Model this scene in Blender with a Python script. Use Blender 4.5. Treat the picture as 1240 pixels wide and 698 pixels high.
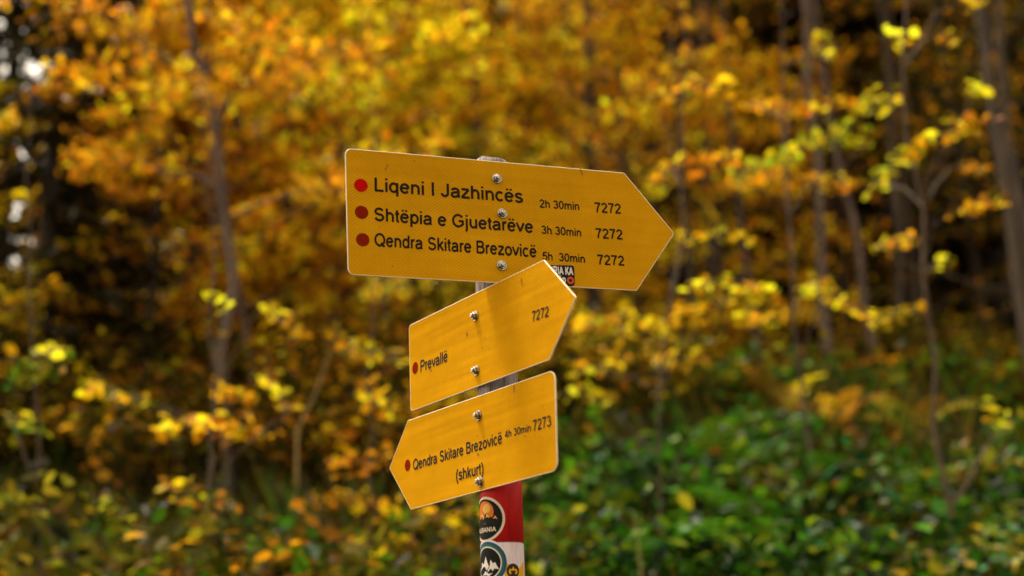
import bpy, math, random
import numpy as np
from mathutils import Matrix, Vector

for o in list(bpy.data.objects):
    bpy.data.objects.remove(o)
SC = bpy.context.scene
COL = SC.collection
random.seed(7)
RNG = np.random.default_rng(7)

# ------------------------------------------------------------------ camera
W0, H0, FPX = 1240.0, 698.0, 1760.0          # photograph size and focal length in its pixels
PITCH, ROLL, CAMZ = math.radians(15.55), math.radians(1.75), 1.45
cp, sp = math.cos(PITCH), math.sin(PITCH)
_r0, _u0, FWD = np.array([1., 0, 0]), np.array([0, -sp, cp]), np.array([0, cp, sp])
RIGHT = _r0 * math.cos(ROLL) - _u0 * math.sin(ROLL)
UP = _r0 * math.sin(ROLL) + _u0 * math.cos(ROLL)
CAM = np.array([0, 0, CAMZ])
cam_data = bpy.data.cameras.new('camera')
cam = bpy.data.objects.new('camera', cam_data)
COL.objects.link(cam)
m = Matrix.Identity(4)
for i in range(3):
    m[i][0], m[i][1], m[i][2], m[i][3] = RIGHT[i], UP[i], -FWD[i], CAM[i]
cam.matrix_world = m
cam_data.sensor_width = 36.0
cam_data.lens = 36.0 * FPX / W0
cam_data.clip_start, cam_data.clip_end = 0.05, 3000
cam_data.dof.use_dof = True
cam_data.dof.focus_distance = 2.53
cam_data.dof.aperture_fstop = 1.95
cam_data.dof.aperture_blades = 0
SC.camera = cam

# ------------------------------------------------------------------ sky, sun, exposure (soft overcast light)
SUN_DIR = Vector((-0.31, 0.20, 0.92)).normalized()      # towards the sun
world = bpy.data.worlds.new('World')
SC.world = world
world.use_nodes = True
wn = world.node_tree.nodes
wl = world.node_tree.links
wn.clear()
sky = wn.new('ShaderNodeTexSky')
sky.sky_type = 'NISHITA'
sky.sun_disc = False
sky.sun_elevation = math.asin(SUN_DIR.z)
sky.sun_rotation = math.atan2(SUN_DIR.x, SUN_DIR.y)
sky.dust_density = 4.0
hs = wn.new('ShaderNodeHueSaturation')                    # cloud cover greys the sky
hs.inputs['Saturation'].default_value = 0.10
tint = wn.new('ShaderNodeMix')
tint.data_type = 'RGBA'
tint.blend_type = 'MULTIPLY'
tint.inputs[0].default_value = 1.0
tint.inputs[7].default_value = (1.0, 0.86, 0.66, 1)
bg = wn.new('ShaderNodeBackground')
bg.inputs['Strength'].default_value = 0.15
wo = wn.new('ShaderNodeOutputWorld')
wl.new(sky.outputs[0], hs.inputs['Color'])
wl.new(hs.outputs[0], tint.inputs[6])
wl.new(tint.outputs[2], bg.inputs['Color'])
wl.new(bg.outputs[0], wo.inputs['Surface'])
sl = bpy.data.lights.new('sun', 'SUN')
sl.energy = 1.5
sl.angle = math.radians(10)
sl.color = (1.0, 0.93, 0.82)
so = bpy.data.objects.new('sun', sl)
COL.objects.link(so)
so.rotation_euler = SUN_DIR.to_track_quat('Z', 'Y').to_euler()
so.location = (-20, -15, 30)
SC.view_settings.view_transform = 'Standard'
SC.view_settings.look = 'None'
SC.view_settings.exposure = 1.92
SC.view_settings.gamma = 1.0
SC.view_settings.use_curve_mapping = False
SC.cycles.max_bounces = 10
SC.cycles.diffuse_bounces = 7
SC.cycles.transmission_bounces = 7
SC.cycles.use_denoising = True

# ------------------------------------------------------------------ helpers
def ray(px, py):
    return FWD + (px - W0 / 2) / FPX * RIGHT + (H0 / 2 - py) / FPX * UP

def at(px, py, Y):
    """point on the pixel's ray that lies Y metres in front of the camera"""
    d = ray(px, py)
    return CAM + d * (Y / d[1])

def hit(px, py, p0, n):
    d = ray(px, py)
    return CAM + d * (np.dot(p0 - CAM, n) / np.dot(d, n))

def empty(name, loc):
    o = bpy.data.objects.new(name, None)
    o.empty_display_size = 0.1
    COL.objects.link(o)
    o.location = loc
    return o

def tag(o, label=None, cat=None, group=None, kind=None):
    if label: o['label'] = label
    if cat: o['category'] = cat
    if group: o['group'] = group
    if kind: o['kind'] = kind
    return o

def mesh_obj(name, verts, faces, mats, parent=None, smooth=False, midx=None, kind=None):
    me = bpy.data.meshes.new(name)
    me.from_pydata([tuple(v) for v in verts], [], faces)
    for mt in (mats if isinstance(mats, (list, tuple)) else [mats]):
        me.materials.append(mt)
    if midx is not None:
        me.polygons.foreach_set('material_index', midx)
    if smooth:
        me.polygons.foreach_set('use_smooth', [True] * len(me.polygons))
    me.update()
    o = bpy.data.objects.new(name, me)
    COL.objects.link(o)
    o.parent = parent
    if kind: o['kind'] = kind
    return o

def quad_mesh(name, co, quads, mat, col=None):
    """big mesh from numpy: co (n,3), quads (m,4)"""
    me = bpy.data.meshes.new(name)
    n, k = len(co), len(quads)
    me.vertices.add(n)
    me.vertices.foreach_set('co', np.ascontiguousarray(co, dtype=np.float32).ravel())
    me.loops.add(k * 4)
    me.loops.foreach_set('vertex_index', np.ascontiguousarray(quads, dtype=np.int32).ravel())
    me.polygons.add(k)
    me.polygons.foreach_set('loop_start', np.arange(k, dtype=np.int32) * 4)
    try:
        me.polygons.foreach_set('loop_total', np.full(k, 4, dtype=np.int32))
    except Exception:
        pass
    if col is not None:
        a = me.attributes.new('leaf_col', 'FLOAT_COLOR', 'POINT')
        c4 = np.ones((n, 4), dtype=np.float32)
        c4[:, :3] = col
        a.data.foreach_set('color', c4.ravel())
    me.materials.append(mat)
    me.update(calc_edges=True)
    me.validate()
    return me

def link_mesh(name, me, parent=None, kind=None):
    o = bpy.data.objects.new(name, me)
    COL.objects.link(o)
    o.parent = parent
    if kind: o['kind'] = kind
    return o

def tube_arrays(paths, nseg=6):
    """paths: list of (points (k,3), radii (k,)) -> co, quads of closed-looking tubes"""
    cos_, qs, off = [], [], 0
    ang = np.linspace(0, 2 * np.pi, nseg, endpoint=False)
    for pts, rad in paths:
        pts = np.asarray(pts, float); rad = np.asarray(rad, float)
        t = np.gradient(pts, axis=0)
        t /= np.linalg.norm(t, axis=1, keepdims=True) + 1e-9
        ref = np.array([0.31, 0.95, 0.1]) if abs(t[0][2]) > .6 else np.array([0, 0.05, 1.])
        u = np.cross(t, ref); u /= np.linalg.norm(u, axis=1, keepdims=True) + 1e-9
        v = np.cross(t, u)
        ring = pts[:, None] + rad[:, None, None] * (np.cos(ang)[None, :, None] * u[:, None] + np.sin(ang)[None, :, None] * v[:, None])
        k = len(pts)
        cos_.append(ring.reshape(-1, 3))
        i = np.arange(k - 1)[:, None] * nseg + np.arange(nseg)[None]
        j = np.arange(k - 1)[:, None] * nseg + (np.arange(nseg)[None] + 1) % nseg
        qs.append(np.stack([i, j, j + nseg, i + nseg], -1).reshape(-1, 4) + off)
        off += k * nseg
    return np.concatenate(cos_), np.concatenate(qs)

def tube_mesh(name, paths, mat, nseg=6):
    co, q = tube_arrays(paths, nseg)
    me = quad_mesh(name, co, q, mat)
    me.polygons.foreach_set('use_smooth', np.ones(len(me.polygons), dtype=bool))
    return me

# ------------------------------------------------------------------ materials
def new_mat(name):
    mt = bpy.data.materials.new(name)
    mt.use_nodes = True
    nt = mt.node_tree
    return mt, nt.nodes, nt.links, nt.nodes['Principled BSDF']

def plain(name, rgb, rough=0.5, metal=0.0, spec=0.5, vary=0.0, scale=40):
    mt, n, l, b = new_mat(name)
    b.inputs['Base Color'].default_value = (*rgb, 1)
    b.inputs['Roughness'].default_value = rough
    b.inputs['Metallic'].default_value = metal
    b.inputs['Specular IOR Level'].default_value = spec
    if vary:
        tc = n.new('ShaderNodeTexCoord')
        nz = n.new('ShaderNodeTexNoise'); nz.inputs['Scale'].default_value = scale; nz.inputs['Detail'].default_value = 5
        rp = n.new('ShaderNodeValToRGB')
        rp.color_ramp.elements[0].position = .3; rp.color_ramp.elements[1].position = .7
        rp.color_ramp.elements[0].color = (*[c * (1 - vary) for c in rgb], 1)
        rp.color_ramp.elements[1].color = (*[min(1, c * (1 + vary)) for c in rgb], 1)
        l.new(tc.outputs['Object'], nz.inputs['Vector']); l.new(nz.outputs['Fac'], rp.inputs['Fac'])
        l.new(rp.outputs['Color'], b.inputs['Base Color'])
    return mt

def sign_paint():
    mt, n, l, b = new_mat('yellow_reflective_sheet')
    tc = n.new('ShaderNodeTexCoord')
    ws = []
    for sgn in (1, -1):
        mp = n.new('ShaderNodeMapping'); mp.inputs['Rotation'].default_value = (0, sgn * math.radians(34), 0)
        w = n.new('ShaderNodeTexWave'); w.wave_type = 'BANDS'; w.bands_direction = 'Z'
        w.inputs['Scale'].default_value = 68; w.inputs['Distortion'].default_value = .25
        l.new(tc.outputs['Object'], mp.inputs['Vector']); l.new(mp.outputs[0], w.inputs['Vector'])
        ws.append(w)
    mul = n.new('ShaderNodeMath'); mul.operation = 'MULTIPLY'
    l.new(ws[0].outputs['Fac'], mul.inputs[0]); l.new(ws[1].outputs['Fac'], mul.inputs[1])
    r1 = n.new('ShaderNodeValToRGB')
    r1.color_ramp.elements[0].color = (0.440, 0.208, 0.0040, 1); r1.color_ramp.elements[1].color = (0.54, 0.268, 0.0065, 1)
    l.new(mul.outputs[0], r1.inputs['Fac'])
    # handling wear: fine dark specks, and long faint rub marks
    nz = n.new('ShaderNodeTexNoise'); nz.inputs['Scale'].default_value = 95; nz.inputs['Detail'].default_value = 4
    l.new(tc.outputs['Object'], nz.inputs['Vector'])
    r2 = n.new('ShaderNodeValToRGB')
    r2.color_ramp.elements[0].position = .735; r2.color_ramp.elements[1].position = .80
    r2.color_ramp.elements[0].color = (0, 0, 0, 1); r2.color_ramp.elements[1].color = (.8, .8, .8, 1)
    l.new(nz.outputs['Fac'], r2.inputs['Fac'])
    mx = n.new('ShaderNodeMix'); mx.data_type = 'RGBA'
    mx.inputs[7].default_value = (0.16, 0.045, 0.01, 1)
    l.new(r2.outputs['Color'], mx.inputs[0]); l.new(r1.outputs['Color'], mx.inputs[6])
    n3 = n.new('ShaderNodeTexNoise'); n3.inputs['Scale'].default_value = 5; n3.inputs['Detail'].default_value = 6; n3.inputs['Roughness'].default_value = .7
    l.new(tc.outputs['Object'], n3.inputs['Vector'])
    r3 = n.new('ShaderNodeValToRGB')
    r3.color_ramp.elements[0].position = .3; r3.color_ramp.elements[1].position = .7
    r3.color_ramp.elements[0].color = (.74, .72, .68, 1); r3.color_ramp.elements[1].color = (1, 1, 1, 1)
    l.new(n3.outputs['Fac'], r3.inputs['Fac'])
    m2 = n.new('ShaderNodeMix'); m2.data_type = 'RGBA'; m2.blend_type = 'MULTIPLY'; m2.inputs[0].default_value = 1
    l.new(mx.outputs[2], m2.inputs[6]); l.new(r3.outputs['Color'], m2.inputs[7])
    l.new(m2.outputs[2], b.inputs['Base Color'])
    b.inputs['Roughness'].default_value = .55
    b.inputs['Specular IOR Level'].default_value = 0.0
    # sheet waviness
    mp = n.new('ShaderNodeMapping'); mp.inputs['Scale'].default_value = (2.0, 1, 26)
    n4 = n.new('ShaderNodeTexNoise'); n4.inputs['Scale'].default_value = 1.6; n4.inputs['Detail'].default_value = 1
    l.new(tc.outputs['Object'], mp.inputs['Vector']); l.new(mp.outputs[0], n4.inputs['Vector'])
    bp = n.new('ShaderNodeBump'); bp.inputs['Strength'].default_value = .5; bp.inputs['Distance'].default_value = .003
    l.new(n4.outputs['Fac'], bp.inputs['Height'])
    b2 = n.new('ShaderNodeBump'); b2.inputs['Strength'].default_value = .25; b2.inputs['Distance'].default_value = .0006
    l.new(mul.outputs[0], b2.inputs['Height']); l.new(bp.outputs[0], b2.inputs['Normal'])
    l.new(b2.outputs[0], b.inputs['Normal'])
    return mt

def wood_mat():
    mt, n, l, b = new_mat('weathered_wood')
    tc = n.new('ShaderNodeTexCoord')
    mp = n.new('ShaderNodeMapping'); mp.inputs['Scale'].default_value = (60, 60, 5)
    nz = n.new('ShaderNodeTexNoise'); nz.inputs['Scale'].default_value = 2.2; nz.inputs['Detail'].default_value = 8; nz.inputs['Roughness'].default_value = .7
    rp = n.new('ShaderNodeValToRGB')
    e = rp.color_ramp.elements
    e[0].position, e[0].color = .36, (.022, .016, .012, 1)
    e[1].position, e[1].color = .72, (.25, .20, .195, 1)
    x = e.new(.5); x.color = (.145, .115, .112, 1)
    l.new(tc.outputs['Object'], mp.inputs['Vector']); l.new(mp.outputs[0], nz.inputs['Vector'])
    l.new(nz.outputs['Fac'], rp.inputs['Fac']); l.new(rp.outputs['Color'], b.inputs['Base Color'])
    b.inputs['Roughness'].default_value = .85
    bp = n.new('ShaderNodeBump'); bp.inputs['Distance'].default_value = .003; bp.inputs['Strength'].default_value = .7
    l.new(nz.outputs['Fac'], bp.inputs['Height']); l.new(bp.outputs[0], b.inputs['Normal'])
    return mt

def band_mat(name, rgb, worn):
    mt, n, l, b = new_mat(name)
    tc = n.new('ShaderNodeTexCoord')
    mp = n.new('ShaderNodeMapping'); mp.inputs['Scale'].default_value = (40, 40, 6)
    nz = n.new('ShaderNodeTexNoise'); nz.inputs['Scale'].default_value = 3; nz.inputs['Detail'].default_value = 7
    rp = n.new('ShaderNodeValToRGB')
    rp.color_ramp.elements[0].position = .30; rp.color_ramp.elements[1].position = .55
    rp.color_ramp.elements[0].color = (*worn, 1); rp.color_ramp.elements[1].color = (*rgb, 1)
    l.new(tc.outputs['Object'], mp.inputs['Vector']); l.new(mp.outputs[0], nz.inputs['Vector'])
    l.new(nz.outputs['Fac'], rp.inputs['Fac']); l.new(rp.outputs['Color'], b.inputs['Base Color'])
    b.inputs['Roughness'].default_value = .5
    b.inputs['Specular IOR Level'].default_value = .12
    bp = n.new('ShaderNodeBump'); bp.inputs['Distance'].default_value = .0012; bp.inputs['Strength'].default_value = .5
    l.new(nz.outputs['Fac'], bp.inputs['Height']); l.new(bp.outputs[0], b.inputs['Normal'])
    return mt

def bark_mat(name, dark, light, scale=9):
    mt, n, l, b = new_mat(name)
    tc = n.new('ShaderNodeTexCoord')
    mp = n.new('ShaderNodeMapping'); mp.inputs['Scale'].default_value = (1, 1, .45)
    nz = n.new('ShaderNodeTexNoise'); nz.inputs['Scale'].default_value = scale; nz.inputs['Detail'].default_value = 8; nz.inputs['Roughness'].default_value = .7
    rp = n.new('ShaderNodeValToRGB')
    rp.color_ramp.elements[0].position = .35; rp.color_ramp.elements[1].position = .68
    rp.color_ramp.elements[0].color = (*dark, 1); rp.color_ramp.elements[1].color = (*light, 1)
    l.new(tc.outputs['Object'], mp.inputs['Vector']); l.new(mp.outputs[0], nz.inputs['Vector'])
    l.new(nz.outputs['Fac'], rp.inputs['Fac']); l.new(rp.outputs['Color'], b.inputs['Base Color'])
    b.inputs['Roughness'].default_value = .9
    bp = n.new('ShaderNodeBump'); bp.inputs['Distance'].default_value = .02; bp.inputs['Strength'].default_value = .6
    l.new(nz.outputs['Fac'], bp.inputs['Height']); l.new(bp.outputs[0], b.inputs['Normal'])
    return mt

def leaf_mat(name, per_object=False, trans=.56, gloss=.006, rough=.35):
    mt = bpy.data.materials.new(name)
    mt.use_nodes = True
    n, l = mt.node_tree.nodes, mt.node_tree.links
    n.clear()
    if per_object:
        src = n.new('ShaderNodeObjectInfo').outputs['Color']
    else:
        a = n.new('ShaderNodeAttribute'); a.attribute_name = 'leaf_col'
        src = a.outputs['Color']
    d = n.new('ShaderNodeBsdfDiffuse'); t = n.new('ShaderNodeBsdfTranslucent')
    g = n.new('ShaderNodeBsdfGlossy'); g.inputs['Roughness'].default_value = rough
    m1 = n.new('ShaderNodeMixShader'); m1.inputs[0].default_value = trans
    m2 = n.new('ShaderNodeMixShader'); m2.inputs[0].default_value = gloss
    o = n.new('ShaderNodeOutputMaterial')
    l.new(src, d.inputs['Color']); l.new(src, t.inputs['Color'])
    l.new(d.outputs[0], m1.inputs[1]); l.new(t.outputs[0], m1.inputs[2])
    l.new(m1.outputs[0], m2.inputs[1]); l.new(g.outputs[0], m2.inputs[2])
    l.new(m2.outputs[0], o.inputs['Surface'])
    return mt

def ground_mat():
    mt, n, l, b = new_mat('forest_soil')
    tc = n.new('ShaderNodeTexCoord')
    nz = n.new('ShaderNodeTexNoise'); nz.inputs['Scale'].default_value = 1.1; nz.inputs['Detail'].default_value = 9; nz.inputs['Roughness'].default_value = .65
    rp = n.new('ShaderNodeValToRGB')
    e = rp.color_ramp.elements
    e[0].position, e[0].color = .32, (.018, .016, .006, 1)
    e[1].position, e[1].color = .70, (.085, .042, .012, 1)
    x = e.new(.5); x.color = (.036, .024, .008, 1)
    l.new(tc.outputs['Object'], nz.inputs['Vector']); l.new(nz.outputs['Fac'], rp.inputs['Fac'])
    l.new(rp.outputs['Color'], b.inputs['Base Color'])
    b.inputs['Roughness'].default_value = .95
    n2 = n.new('ShaderNodeTexNoise'); n2.inputs['Scale'].default_value = 14; n2.inputs['Detail'].default_value = 6
    l.new(tc.outputs['Object'], n2.inputs['Vector'])
    bp = n.new('ShaderNodeBump'); bp.inputs['Distance'].default_value = .06; bp.inputs['Strength'].default_value = .8
    l.new(n2.outputs['Fac'], bp.inputs['Height']); l.new(bp.outputs[0], b.inputs['Normal'])
    return mt

M = dict(
    sign=sign_paint(), wood=wood_mat(),
    rim=plain('bare_sheet_edge', (.54, .42, .24), .38, 0.0, .5, .15, 60),
    back=plain('aluminium_sheet', (.5, .5, .5), .45, .8),
    ink=plain('black_print', (.010, .007, .004), .5, 0, .05, .35, 120),
    red=plain('red_print', (.36, .004, .003), .4, 0, .0, .12, 200),
    red_dull=plain('faded_red_print', (.15, .011, .003), .5, 0, .0, .2, 200),
    steel=plain('zinc_steel', (.26, .24, .20), .27, 1.0, .5, .3, 300),
    redband=band_mat('red_paint', (.34, .005, .005), (.22, .004, .004)),
    whiteband=band_mat('white_paint', (.40, .325, .335), (.30, .24, .24)),
    s_black=plain('sticker_black', (.006, .006, .005), .5, 0, .08),
    s_white=plain('sticker_white', (.50, .45, .42), .5, 0, .08),
    s_cream=plain('sticker_cream', (.46, .38, .28), .5, 0, .08),
    s_orange=plain('sticker_orange', (.42, .10, .01), .5, 0, .08),
    s_gold=plain('sticker_gold', (.44, .26, .05), .5, 0, .08),
    s_flame=plain('sticker_flame_orange', (.46, .055, .01), .5, 0, .08),
    s_blue=plain('sticker_blue', (.015, .05, .11), .5, 0, .08),
    s_green=plain('sticker_green', (.02, .08, .05), .5, 0, .08),
    s_yellow=plain('sticker_yellow', (.48, .25, .004), .5, 0, .08),
    s_brown=plain('sticker_brown', (.025, .015, .006), .5, 0, .08),
    bark=bark_mat('grey_beech_bark', (.018, .011, .005), (.070, .045, .025)),
    bark_pale=bark_mat('pale_mauve_bark', (.030, .019, .011), (.130, .085, .058)),
    bark_brown=bark_mat('brown_stem_bark', (.025, .014, .006), (.09, .050, .022), 20),
    bark_dark=bark_mat('dark_spruce_bark', (.014, .010, .007), (.06, .042, .03)),
    leaf=leaf_mat('autumn_leaf'), leaf_obj=leaf_mat('autumn_leaf_single', True),
    green=leaf_mat('green_leaf', False, .4, .015, .4), green_obj=leaf_mat('green_leaf_single', True, .4, .015, .4),
    needle=leaf_mat('spruce_needle', False, .12, .03),
    litter=leaf_mat('fallen_leaf', False, .1, .02),
    soil=ground_mat(),
)

# ------------------------------------------------------------------ terrain
def smooth(a, b, t):
    t = np.clip((t - a) / (b - a), 0, 1)
    return t * t * (3 - 2 * t)

def terrain(x, y):
    x = np.asarray(x, float); y = np.asarray(y, float)
    z = np.where(y < 3.0, 0.0, 0.0)
    ramp = np.clip(y - 3.0, 0, 6.6)
    z = z + .475 * ramp - .09 * np.minimum(ramp, 1.2)
    z = z + .225 * np.clip(y - 9.6, 0, 36)
    w = smooth(-19, 2, x)                                  # the hill rises behind, lower towards the left
    z = z + (.30 + .32 * w) * np.clip(y - 34, 0, 60)
    k = smooth(3, 9, y)
    z = z + k * (.10 * np.sin(x * .9 + 1.3) + .08 * np.sin(y * 1.3 + x * .4) + .05 * np.sin(2.3 * x - 1.1 * y))
    z = z + .012 * np.sin(3.1 * x) * np.cos(2.7 * y)
    return z

def grid_axis(lo, hi, dens):
    v = [lo]
    while v[-1] < hi:
        v.append(v[-1] + dens(v[-1]))
    return np.array(v)

gx = grid_axis(-260, 260, lambda v: .35 + .06 * max(0, abs(v) - 6))
gy = grid_axis(-200, 320, lambda v: .35 + .06 * max(0, max(-2 - v, v - 14)))
X, Y = np.meshgrid(gx, gy)
Z = terrain(X, Y)
nx, ny = len(gx), len(gy)
co = np.stack([X, Y, Z], -1).reshape(-1, 3)
ii = (np.arange(ny - 1)[:, None] * nx + np.arange(nx - 1)[None]).ravel()
me = quad_mesh('forest_floor', co, np.stack([ii, ii + 1, ii + nx + 1, ii + nx], -1), M['soil'])
me.polygons.foreach_set('use_smooth', np.ones(len(me.polygons), dtype=bool))
link_mesh('forest_floor', me, kind='structure')

# ------------------------------------------------------------------ signpost
POST_X, POST_Y, POST_R = -0.02955, 2.45, 0.0362
signpost = empty('signpost', (POST_X, POST_Y, 0))
tag(signpost, 'wooden trail signpost with three yellow arrow boards and red and white painted bands', 'signpost')

def zpost(py):
    """height on the post's front at pixel row py"""
    return at(602 + (py - 400) * .0235, py, POST_Y - POST_R * .9)[2]

def post_ring(z, r, n=40, wob=0.0, ph=0.0):
    out = []
    for k in range(n):
        a = 2 * math.pi * k / n
        rr = r * (1 + wob * (math.sin(3 * a + ph) + .6 * math.sin(7 * a + 2 * ph)))
        out.append((rr * math.cos(a), rr * math.sin(a), z))
    return out

Z_TOP = zpost(193)
n = 40
vs, fs = [], []
levels = [(-.3, 1.06), (.4, 1.04), (1.0, 1.01), (1.6, 1.0), (2.0, .97), (2.25, .95), (Z_TOP - .03, .93), (Z_TOP - .004, .90)]
for z, k in levels:
    vs += post_ring(z, (POST_R - .0008) * k, n, .006, z)
for a in range(len(levels) - 1):
    fs += [(a * n + k, a * n + (k + 1) % n, (a + 1) * n + (k + 1) % n, (a + 1) * n + k) for k in range(n)]
b0 = len(vs)                                               # rough, split end grain
for j, kr in enumerate((.84, .6, .3)):
    for k in range(n):
        a = 2 * math.pi * k / n
        zz = Z_TOP + .004 + .0015 * math.sin(5 * a + j) + random.uniform(-.001, .0015) + .004 * math.cos(a - 3.6)
        vs.append((POST_R * kr * math.cos(a), POST_R * kr * math.sin(a), zz))
rows = [(len(levels) - 1) * n, b0, b0 + n, b0 + 2 * n]
for r0_, r1_ in zip(rows, rows[1:]):
    fs += [(r0_ + k, r0_ + (k + 1) % n, r1_ + (k + 1) % n, r1_ + k) for k in range(n)]
fs.append(tuple(b0 + 2 * n + k for k in range(n)))
post = mesh_obj('post', vs, fs, M['wood'], signpost, True)

def band(name, z0, z1, mat, label):
    vs, fs = [], []
    zs = [z0, z0 + .001, z1 - .001, z1]
    for i, z in enumerate(zs):
        k = 1.0 if i in (0, 3) else 1.0
        vs += post_ring(z, POST_R - (.0015 if i in (0, 3) else 0), 48)
    for a in range(3):
        fs += [(a * 48 + k, a * 48 + (k + 1) % 48, (a + 1) * 48 + (k + 1) % 48, (a + 1) * 48 + k) for k in range(48)]
    o = mesh_obj(name, vs, fs, mat, signpost, True)
    tag(o, label)
    return o

Z_RW = zpost(656.5)
rb = band('painted_band', Z_RW, zpost(540), M['redband'], 'red painted band around the post')
wb = band('painted_band', Z_RW - .16, Z_RW - .0005, M['whiteband'], 'white painted band below the red band')

# --- text: plain grotesque letters drawn as pen strokes
def A_(cx, cy, rx, ry, a0, a1):
    k = max(4, int(abs(a1 - a0) / 12))
    return [(cx + rx * math.cos(math.radians(a0 + (a1 - a0) * i / k)), cy + ry * math.sin(math.radians(a0 + (a1 - a0) * i / k))) for i in range(k + 1)]

def S_(pts):
    """smooth curve through points"""
    p = [np.array(q) for q in pts]
    p = [2 * p[0] - p[1]] + p + [2 * p[-1] - p[-2]]
    out = []
    for i in range(1, len(p) - 2):
        for t in np.linspace(0, 1, 5)[:-1]:
            out.append(tuple(.5 * (2 * p[i] + (p[i + 1] - p[i - 1]) * t + (2 * p[i - 1] - 5 * p[i] + 4 * p[i + 1] - p[i + 2]) * t * t
                                   + (3 * p[i] - p[i - 1] - 3 * p[i + 1] + p[i + 2]) * t ** 3)))
    return out + [tuple(p[-2])]

_ry = .2245
_e = [[(.085, .275), (.47, .275)], A_(.278, .26, .195, _ry, 4, 325)]
_dots = [[(.18, .622), (.18, .714)], [(.376, .622), (.376, .714)]]
GLYPH = {
 ' ': (.278, []), 'L': (.556, [[(.12, .716), (.12, 0)], [(.12, .042), (.52, .042)]]), 'I': (.278, [[(.139, .716), (.139, 0)]]),
 'J': (.5, [[(.375, .716)] + A_(.21, .2, .165, .165, 0, -172)]),
 'S': (.667, [A_(.335, .52, .205, .155, 18, 262) + A_(.345, .2, .22, .165, 82, -168)]),
 'G': (.778, [A_(.39, .358, .3, .322, 38, 322), [(.66, .12), (.66, .345)], [(.70, .345), (.42, .345)]]),
 'Q': (.778, [A_(.39, .358, .305, .322, 0, 360), [(.47, .19), (.70, -.03)]]),
 'B': (.667, [[(.12, .716), (.12, 0)], [(.12, .674)] + A_(.37, .53, .165, .144, 90, -90) + [(.12, .386)], [(.12, .386)] + A_(.39, .214, .185, .172, 90, -90) + [(.12, .042)]]),
 'P': (.667, [[(.12, .716), (.12, 0)], [(.12, .674)] + A_(.4, .505, .185, .169, 90, -90) + [(.12, .336)]]),
 'R': (.722, [[(.12, .716), (.12, 0)], [(.12, .674)] + A_(.42, .51, .185, .164, 90, -90) + [(.12, .346)], [(.38, .346), (.62, 0)]]),
 'A': (.667, [[(.04, 0), (.333, .70)], [(.333, .70), (.626, 0)], [(.14, .24), (.53, .24)]]),
 'K': (.667, [[(.12, .716), (.12, 0)], [(.58, .716), (.12, .26)], [(.27, .40), (.62, 0)]]),
 'N': (.722, [[(.12, .716), (.12, 0)], [(.12, .68), (.6, .04)], [(.6, .716), (.6, 0)]]),
 'a': (.556, [A_(.265, .345, .175, .132, 165, 0) + [(.44, .11), (.465, 0)], S_([(.44, .31), (.34, .285), (.2, .265), (.10, .21), (.085, .13), (.14, .05), (.22, .035), (.33, .06), (.42, .13), (.44, .2)])]),
 'c': (.5, [A_(.265, .26, .185, _ry, 42, 318)]), 'd': (.556, [A_(.265, .26, .185, _ry, 0, 360), [(.455, .716), (.455, 0)]]),
 'e': (.556, _e), 'ë': (.556, _e + _dots),
 'h': (.556, [[(.11, .716), (.11, 0)], A_(.278, .30, .168, .176, 180, 0) + [(.446, 0)]]),
 'n': (.556, [[(.11, .519), (.11, 0)], A_(.278, .30, .168, .176, 180, 0) + [(.446, 0)]]),
 'm': (.833, [[(.11, .519), (.11, 0)], A_(.262, .31, .152, .166, 180, 0) + [(.414, 0)], A_(.566, .31, .152, .166, 180, 0) + [(.718, 0)]]),
 'i': (.222, [[(.111, .519), (.111, 0)], [(.111, .622), (.111, .716)]]),
 'j': (.222, [[(.111, .519), (.111, -.10)] + A_(.045, -.10, .066, .068, 0, -105), [(.111, .622), (.111, .716)]]),
 'k': (.5, [[(.11, .716), (.11, 0)], [(.43, .519), (.11, .19)], [(.21, .29), (.46, 0)]]),
 'l': (.222, [[(.111, .716), (.111, 0)]]), 'o': (.556, [A_(.278, .26, .198, _ry, 0, 360)]),
 'p': (.556, [[(.11, .519), (.11, -.2)], A_(.295, .26, .185, _ry, 0, 360)]),
 'q': (.556, [[(.446, .519), (.446, -.2)], A_(.262, .26, .185, _ry, 0, 360)]),
 'r': (.333, [[(.11, .519), (.11, 0)], A_(.265, .29, .155, .186, 180, 72)]),
 's': (.5, [A_(.25, .381, .155, .102, 15, 258) + A_(.252, .147, .165, .112, 78, -165)]),
 't': (.278, [[(.13, .66), (.13, .13)] + A_(.215, .13, .085, .09, 180, 285), [(.015, .48), (.255, .48)]]),
 'u': (.556, [[(.11, .519)] + A_(.278, .22, .168, .176, 180, 360), [(.446, .519), (.446, 0)]]),
 'v': (.5, [[(.035, .519), (.25, .03)], [(.25, .03), (.465, .519)]]), 'z': (.5, [[(.05, .48), (.43, .48)], [(.43, .47), (.06, .05)], [(.04, .04), (.465, .04)]]),
 '2': (.556, [A_(.275, .505, .185, .168, 172, -28) + [(.10, .075)], [(.06, .042), (.51, .042)]]),
 '3': (.556, [A_(.265, .525, .168, .15, 162, -90), A_(.27, .21, .192, .172, 90, -162)]),
 '4': (.556, [[(.37, 0), (.37, .716)], [(.37, .68), (.07, .22)], [(.04, .205), (.52, .205)]]),
 '5': (.556, [[(.48, .674), (.165, .674)], [(.165, .70), (.115, .335)], A_(.275, .235, .2, .2, 143, -158)]),
 '7': (.556, [[(.05, .674), (.51, .674)], S_([(.475, .66), (.36, .49), (.265, .25), (.225, 0)])]),
 '0': (.556, [A_(.278, .358, .195, .323, 0, 360)]),
 '(': (.333, [S_([(.27, .73), (.15, .5), (.108, .26), (.15, .02), (.27, -.21)])]), ')': (.333, [S_([(.06, .73), (.18, .5), (.222, .26), (.18, .02), (.06, -.21)])]),
}
CAP = .716

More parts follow.
